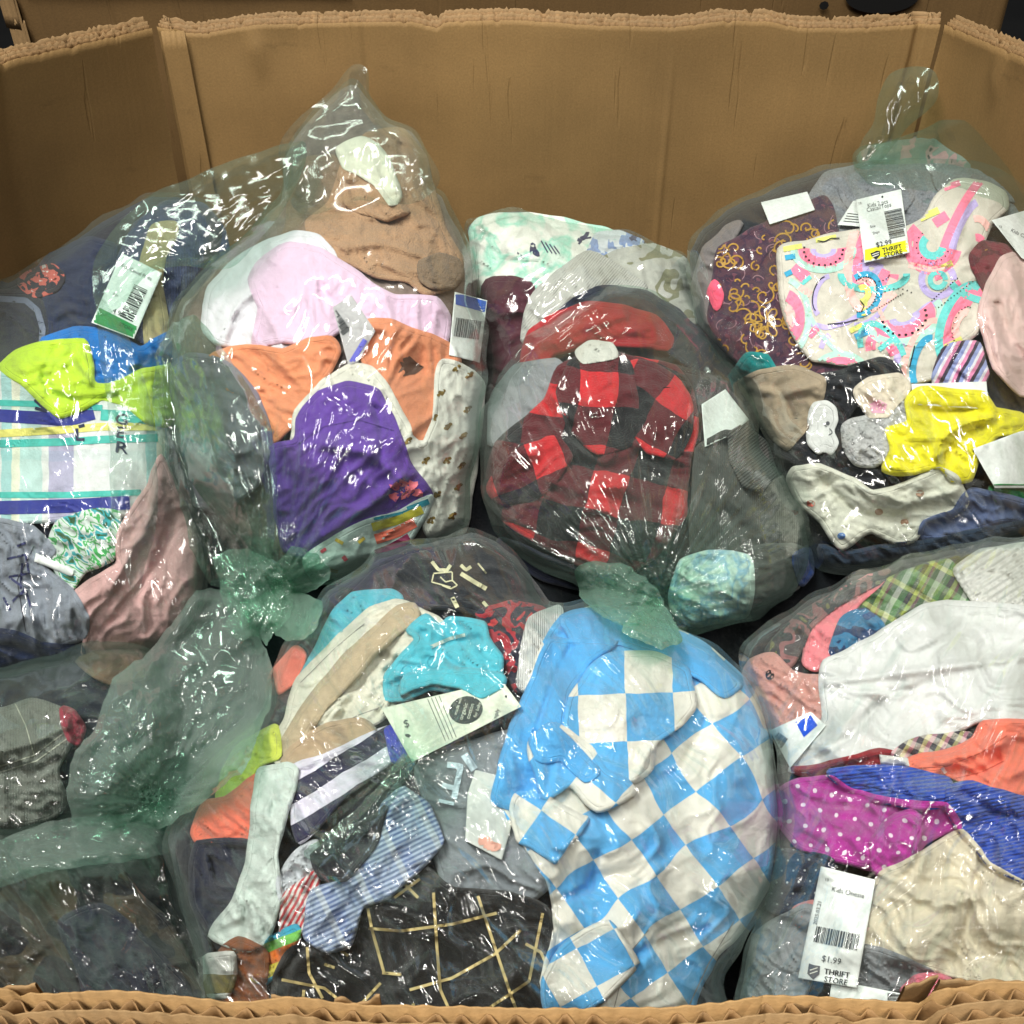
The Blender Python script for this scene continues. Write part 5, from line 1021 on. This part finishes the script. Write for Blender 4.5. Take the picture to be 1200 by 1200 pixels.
pmg = G_(G, 'magenta_dotted_top', 'top', 'magenta top with small white polka dots in the right front bag', '913,928 938,914 975,912 1000,928 1060,940 1108,944 1124,968 1082,988 1062,1022 1034,1022 976,1006 936,992 912,962', fb('magenta', (176, 52, 150), P_dots((238, 215, 232), .21, .125), wob=.1), 9, ang=.4, fs=34, amp=.006, uvang=.25, creases=[('1046,960 1030,990 1026,1020', 4, -.006), ('1064,958 1080,970 1068,1010', 4, .007), ('940,925 980,935 1040,950', 6, .005)])
cloth(G, 'sleeve', '1024,1020 1022,986 1040,962 1066,950 1080,960 1066,990 1060,1022 1042,1030', bpy.data.materials['magenta'], 11, pmg.ob, fs=20, amp=.004, uvang=1.2)
G_(G, 'ivory_trousers', 'trousers', 'ivory cotton trousers at the lower right of the right front bag', '1012,1112 1012,1062 1032,1024 1062,1010 1100,988 1128,974 1160,1012 1200,1036 1280,1046 1280,1190 1150,1152 1062,1128', fb('ivory', (218, 207, 184), var=.04), 10, ang=.9, fs=40, amp=.006, creases=[('1150,1010 1140,1060 1120,1120', 6, -.005), ('1060,1040 1100,1060 1150,1050', 8, .005)])
pnd = G_(G, 'navy_dotted_top', 'top', 'dark navy top with tiny pale dots below the magenta one', '914,1000 942,1000 976,1010 972,1040 950,1062 918,1070 900,1062', fb('navydot', (36, 42, 66), P_dots((190, 190, 190), .13, .10)), 7, fs=22)
G_(G, 'pink_ruffle', 'top', 'small pink cloth edge beside the price tag in the right front bag', '930,1066 952,1056 964,1060 950,1084 934,1082', fb('pinkr', (220, 140, 138)), 8, fs=12)
G_(G, 'grey_sweatshirt', 'sweatshirt', 'light grey sweatshirt with a snap at the lower left of the right front bag', '870,1180 884,1098 920,1072 950,1062 960,1100 940,1180 930,1210 872,1215', fb('gsweat', (150, 152, 156)), 6, fs=26)
G_(G, 'grey_marl_vest', 'vest', 'grey marl cloth between the price tag and the ivory trousers', '1006,1120 1014,1108 1062,1124 1092,1140 1080,1158 1040,1160 1004,1154', fb('marl', (140, 142, 146)), 9, fs=18)
G_(G, 'pink_rosette', 'clothing', 'small pink ruffled cloth beside the torn corner of the rim', '1058,1160 1072,1146 1100,1142 1116,1152 1104,1172 1070,1176', fb('pinkro', (222, 120, 138)), 10, fs=10, amp=.006)
t2 = tagcard(G, '975,1148 1096,1172 1096,1215 965,1215', 11, M_paper, 'white price tag showing only part of a barcode, at the bottom rim')
pr = Print(t2, M_inkd, 'barcode'); bars(pr, (1040, 1164), 0, 34, 19, 9, 8, False); pr.done()
t1 = tagcard(G, '962,1015 1026,1031 1004,1158 935,1146', 13, M_paper, 'tall white price tag marked $1.99 THRIFT STORE at the front right')
pr = Print(t1, M_ink, 'barcode', .0007); bars(pr, (957, 1085), .2, 52, 19, 9, 8); pr.done()
pr = Print(t1, M_ink, 'lettering', .0009); pr.text('Kids Onesie', 974, 1044, 8, .22); pr.text('10', 966, 1032, 5, .22); pr.text('2025.03.21', 957, 1084, 6.5, -1.36); pr.text('$1.99', 962, 1126, 10.5, .2); pr.done()
pr = Print(t1, M_inkd, 'lettering', .0011); pr.text('THRIFT', 965, 1141, 9.3, .17).text('STORE', 965, 1150, 9.3, .17).text('THRIFT', 965.5, 1141, 9.3, .17).text('STORE', 965.4, 1150, 9.3, .17); pr.done()
pr = Print(t1, flatmat('shield', (96, 96, 102)), 'shield', .0009); pr.fill('948,1129 954,1131 961,1132 960,1142 953,1148 946,1141', step=1.5); pr.done()
pr = Print(t1, M_white, 'shield_bars', .0016); pr.line('949,1137 958,1134', 1.2).line('949,1141 958,1138', 1.2); pr.done()

# seams and topstitching on the larger garments
M_seam = flatmat('seam_grey', (150, 146, 140), .8); M_seamd = flatmat('seam_dark', (60, 60, 70), .8)  # grey and dark thread colours for the seam lines
for pc, mt, ls in ((pq, M_seam, ('800,1195 830,1130 860,1080', '720,1180 735,1120 760,1090')),
                   (pct, flatmat('seam_coral', (190, 84, 66)), ('1076,900 1110,898 1150,882 1180,862', '1120,912 1150,905 1176,892')), (pcr, M_seam, ('352,800 392,760 428,730', '345,885 372,862 420,838 448,828')),
                   (pp, flatmat('seam_purple', (66, 40, 112)), ('350,520 380,500 420,492 462,505',)), (pA10, M_seamd, ('40,640 20,680 30,740',)), (pk2, flatmat('seam_blue', (26, 46, 120)), ('985,916 1040,926 1100,938',))):
    pr = Print(pc, mt, 'stitching', .0005)
    for l in ls: pr.line(l, 1.1)
    pr.done()
# ------------------------------------------------------------------ the plastic bags
FM = {}
def fm(k, *a, **kw):
    if k not in FM: FM[k] = film_mat(k, *a, **kw)
    return FM[k]
clear = lambda: fm('film_clear', (250, 253, 252), (210, 235, 226), .003, (225, 242, 234), bump=.08, hz2=.12)
clearR = lambda: fm('film_clear_rays', (249, 253, 251), (208, 233, 223), .004, (225, 242, 234), bump=.2, hz2=.12, bs=(.8, 9))
green = lambda: fm('film_green', (241, 250, 246), (186, 224, 208), .008, (215, 240, 228), bump=.08, hz2=.16, bs=(2, 5))
deep = lambda: fm('film_green_bunched', (226, 245, 236), (160, 214, 190), .14, (206, 244, 226), bump=.1, hz2=.22, bs=(2, 10))
fan = lambda: fm('film_fan', (222, 244, 234), (140, 204, 180), .07, (190, 232, 214), bump=.9, hz2=.3, bs=(.8, 13))
bunch = lambda: fm('film_bunch', (228, 245, 238), (165, 215, 196), .11, (232, 250, 243), bump=.1, hz2=.2, bs=(2, 4))
def bagthing(bag, label, mat, **kw):
    kw.setdefault('fac', ((.0050, 66),))
    o = film(bag, 'plastic_bag', mat, **kw); tag(o, label, 'plastic bag', 'clear green-tinted plastic bags of clothes in the carton'); return o
def lobe(parent, name, outline, hosts, gap, B, mat, seed, **kw):
    b = Drape(outline, hosts, gap, B, seed, lump=kw.pop('lump', .006), power=kw.pop('power', .6))
    kw.setdefault('step', 2.0); kw.setdefault('back', .35); kw.setdefault('fac', ((.007, 30), (.0018, 13))); kw.setdefault('lines', (10, .0025))
    return film(b, name, mat, parent, seed=seed, **kw)
def free(parent, name, outline, ya, Da, yb, Db, B, mat, seed, **kw):
    b = Bag(outline, ya, Da, yb, Db, B, seed, lump=.006, power=.6); kw.setdefault('fac', ((.005, 42), (.0012, 18))); kw.setdefault('step', 2.0); kw.setdefault('lines', (12, .0025))
    return film(b, name, mat, parent, seed=seed, **kw)
ST = 2.0
oA = bagthing(A, 'clear bag of navy, lime and plaid clothes at the left back of the carton', clear(), ang=1.45, seed=1, step=ST, lines=(80, .005))
free(oA, 'tail', '108,335 116,292 165,236 220,208 283,184 340,168 358,166 356,195 334,242 290,298 262,316 215,312 175,320 150,350 120,372', 165, 1.02, 370, .90, .03, green(), 3, ang=2.6, cr=(.004, 30, 2.2), fine=(.0008, 15), lines=(26, .003))
lobe(oA, 'film_fold', '112,345 150,390 178,480 186,600 160,700 130,620 128,500 118,420', [A], .006, .010, clear(), 5, ang=1.5, cr=(.003, 22, 4), fine=(.001, 10))
oB = bagthing(B, 'tall clear bag of tan, lilac and purple clothes with a green knot, left of centre', clearR(), knots=[(327, 684, .010, 8, 130)], uvk=(327, 684), ang=2.0, seed=2, step=ST, rays=180)
free(oB, 'peak', '328,190 340,150 385,108 405,84 418,74 430,82 433,112 452,136 480,150 502,180 512,214 480,240 420,235 350,250', 75, 1.10, 250, 1.00, .035, clear(), 7, ang=1.4, cr=(.006, 30, 3), fine=(.002, 14))
lobe(oB, 'loose_flap', '228,370 202,380 184,412 178,462 184,512 200,552 212,592 224,642 244,682 282,694 318,672 322,625 324,562 320,505 292,452 257,402', [B, A], .012, .030, green(), 9, ang=1.3, cr=(.008, 38, 2.), fine=(.0014, 20), lines=(36, .004))
lobe(oB, 'knot', '250,652 284,642 318,655 336,672 348,690 340,720 322,742 300,726 284,734 264,712', [B, F], .014, .016, deep(), 11, ang=.8, cr=(.010, 17, 2), fine=(.004, 9), step=1.8, knots=[(326, 686, .006, 9, 50)])
lobe(oB, 'knot_frill', '322,688 345,692 378,706 372,735 350,752 325,745 308,722', [B, F], .014, .014, deep(), 13, ang=1.4, cr=(.009, 13, 3), fine=(.003, 9), step=1.6)
lobe(oB, 'knot_frill', '324,690 300,700 276,712 262,735 280,752 300,744 312,756 326,735 334,710', [B, F], .018, .010, deep(), 33, ang=2.0, cr=(.004, 10, 3), fine=(.002, 8), step=1.6, knots=[(326, 686, .006, 9, 60)], uvk=(326, 686))
lobe(oB, 'knot_frill', '318,690 325,660 345,640 372,650 388,672 372,690 345,700', [B, F], .012, .008, fan(), 35, ang=2.0, cr=(.004, 10, 3), fine=(.002, 8), step=1.6, knots=[(322, 690, .007, 10, 80)], uvk=(322, 690))
oC1 = bagthing(C1, 'clear bag of white, grey and red clothes against the back wall of the carton', clear(), ang=2.5, cr=(.0036, 30, 8.), seed=3, step=ST, lines=(80, .0045))
oC2 = bagthing(C2, 'clear bag of red and black plaid fleece with a green knot, in the middle', clearR(), knots=[(770, 702, .009, 9, 190)], uvk=(770, 702), ang=1.6, seed=4, step=ST, rays=260)
lobe(oC2, 'knot', '674,668 696,658 738,664 762,684 778,704 774,728 750,740 712,726 682,702', [C2, F], .012, .016, deep(), 15, ang=.4, cr=(.010, 17, 2), fine=(.004, 9), step=1.8, knots=[(772, 704, .006, 8, 60)])
lobe(oC2, 'knot_frill', '764,700 740,720 728,742 752,752 775,760 800,752 790,728 778,708', [C2, F], .016, .010, deep(), 37, ang=.4, cr=(.004, 10, 3), fine=(.002, 8), step=1.6, knots=[(768, 702, .007, 10, 70)], uvk=(768, 702))
oDB = bagthing(DB, 'green-tinted bag with a tall loose neck standing behind at the right back', green(), ang=.2, seed=6)
free(oDB, 'neck', '1001,196 1008,166 1022,145 1030,112 1044,86 1070,78 1094,85 1098,112 1086,130 1068,146 1052,166 1024,196', 78, 1.13, 196, 1.08, .028, green(), 19, ang=1.9, cr=(.006, 18, 4), fine=(.0014, 14), step=1.8)
oD = bagthing(D, 'clear bag of plum, rainbow print and yellow clothes at the right back', clear(), ang=1.0, cr=(.0034, 48, 4.), seed=7, step=ST, lines=(130, .0058), fac=((.006, 60),))
oE1 = bagthing(E1, 'green-tinted bag of grey jeans at the left edge', green(), ang=2.4, seed=8, step=ST, fac=((.009, 50),), lines=(50, .005))
oE2 = bagthing(E2, 'green-tinted bag of camouflage trousers at the lower left corner', clear(), ang=.9, cr=(.009, 70, 2.), fine=(.0022, 24), seed=9, step=ST, lines=(90, .009), fac=((.016, 70), (.003, 34)))
lobe(oE1, 'bunched_neck', '318,778 304,745 296,705 262,690 230,692 200,732 170,768 132,795 112,852 86,882 78,932 92,972 130,980 168,968 188,972 238,940 288,900 302,860 316,830', [E1, A, F, E2], .012, .035, bunch(), 21, fac=((.012, 36), (.003, 18)), ang=2.4, cr=(.006, 40, 1.8), fine=(.0020, 21), knots=[(186, 940, .010, 8, 90)], lines=(110, .006))
lobe(oE2, 'gathered_rim', '-60,1010 0,985 60,962 130,955 185,945 210,965 196,1000 140,1010 60,1020 0,1040', [E2, E1], .010, .016, bunch(), 23, ang=.1, cr=(.006, 22, 3), fine=(.002, 14))
oF = bagthing(F, 'large clear bag with the blue checked shirt at the front of the carton', clear(), ang=.9, cr=(.0065, 50, 4.5), fine=(.0008, 15), fac=((.009, 62), (.001, 24)), knots=[(470, 888, .006, 6, 70)], seed=10, step=ST, lines=(130, .0052))
lobe(oF, 'pulled_fold', '356,998 384,976 420,945 452,912 470,884 486,890 478,912 452,950 420,985 392,1008 372,1016', [F], .008, .010, green(), 25, ang=-.75, cr=(.004, 10, 6), fine=(.0006, 9), step=1.8)
oG = bagthing(G, 'clear bag of white, coral, blue and magenta clothes at the front right', clear(), ang=-1.05, cr=(.0046, 34, 6.), knots=[(850, 1180, .002, 6, 120)], seed=12, step=ST, lines=(80, .005))
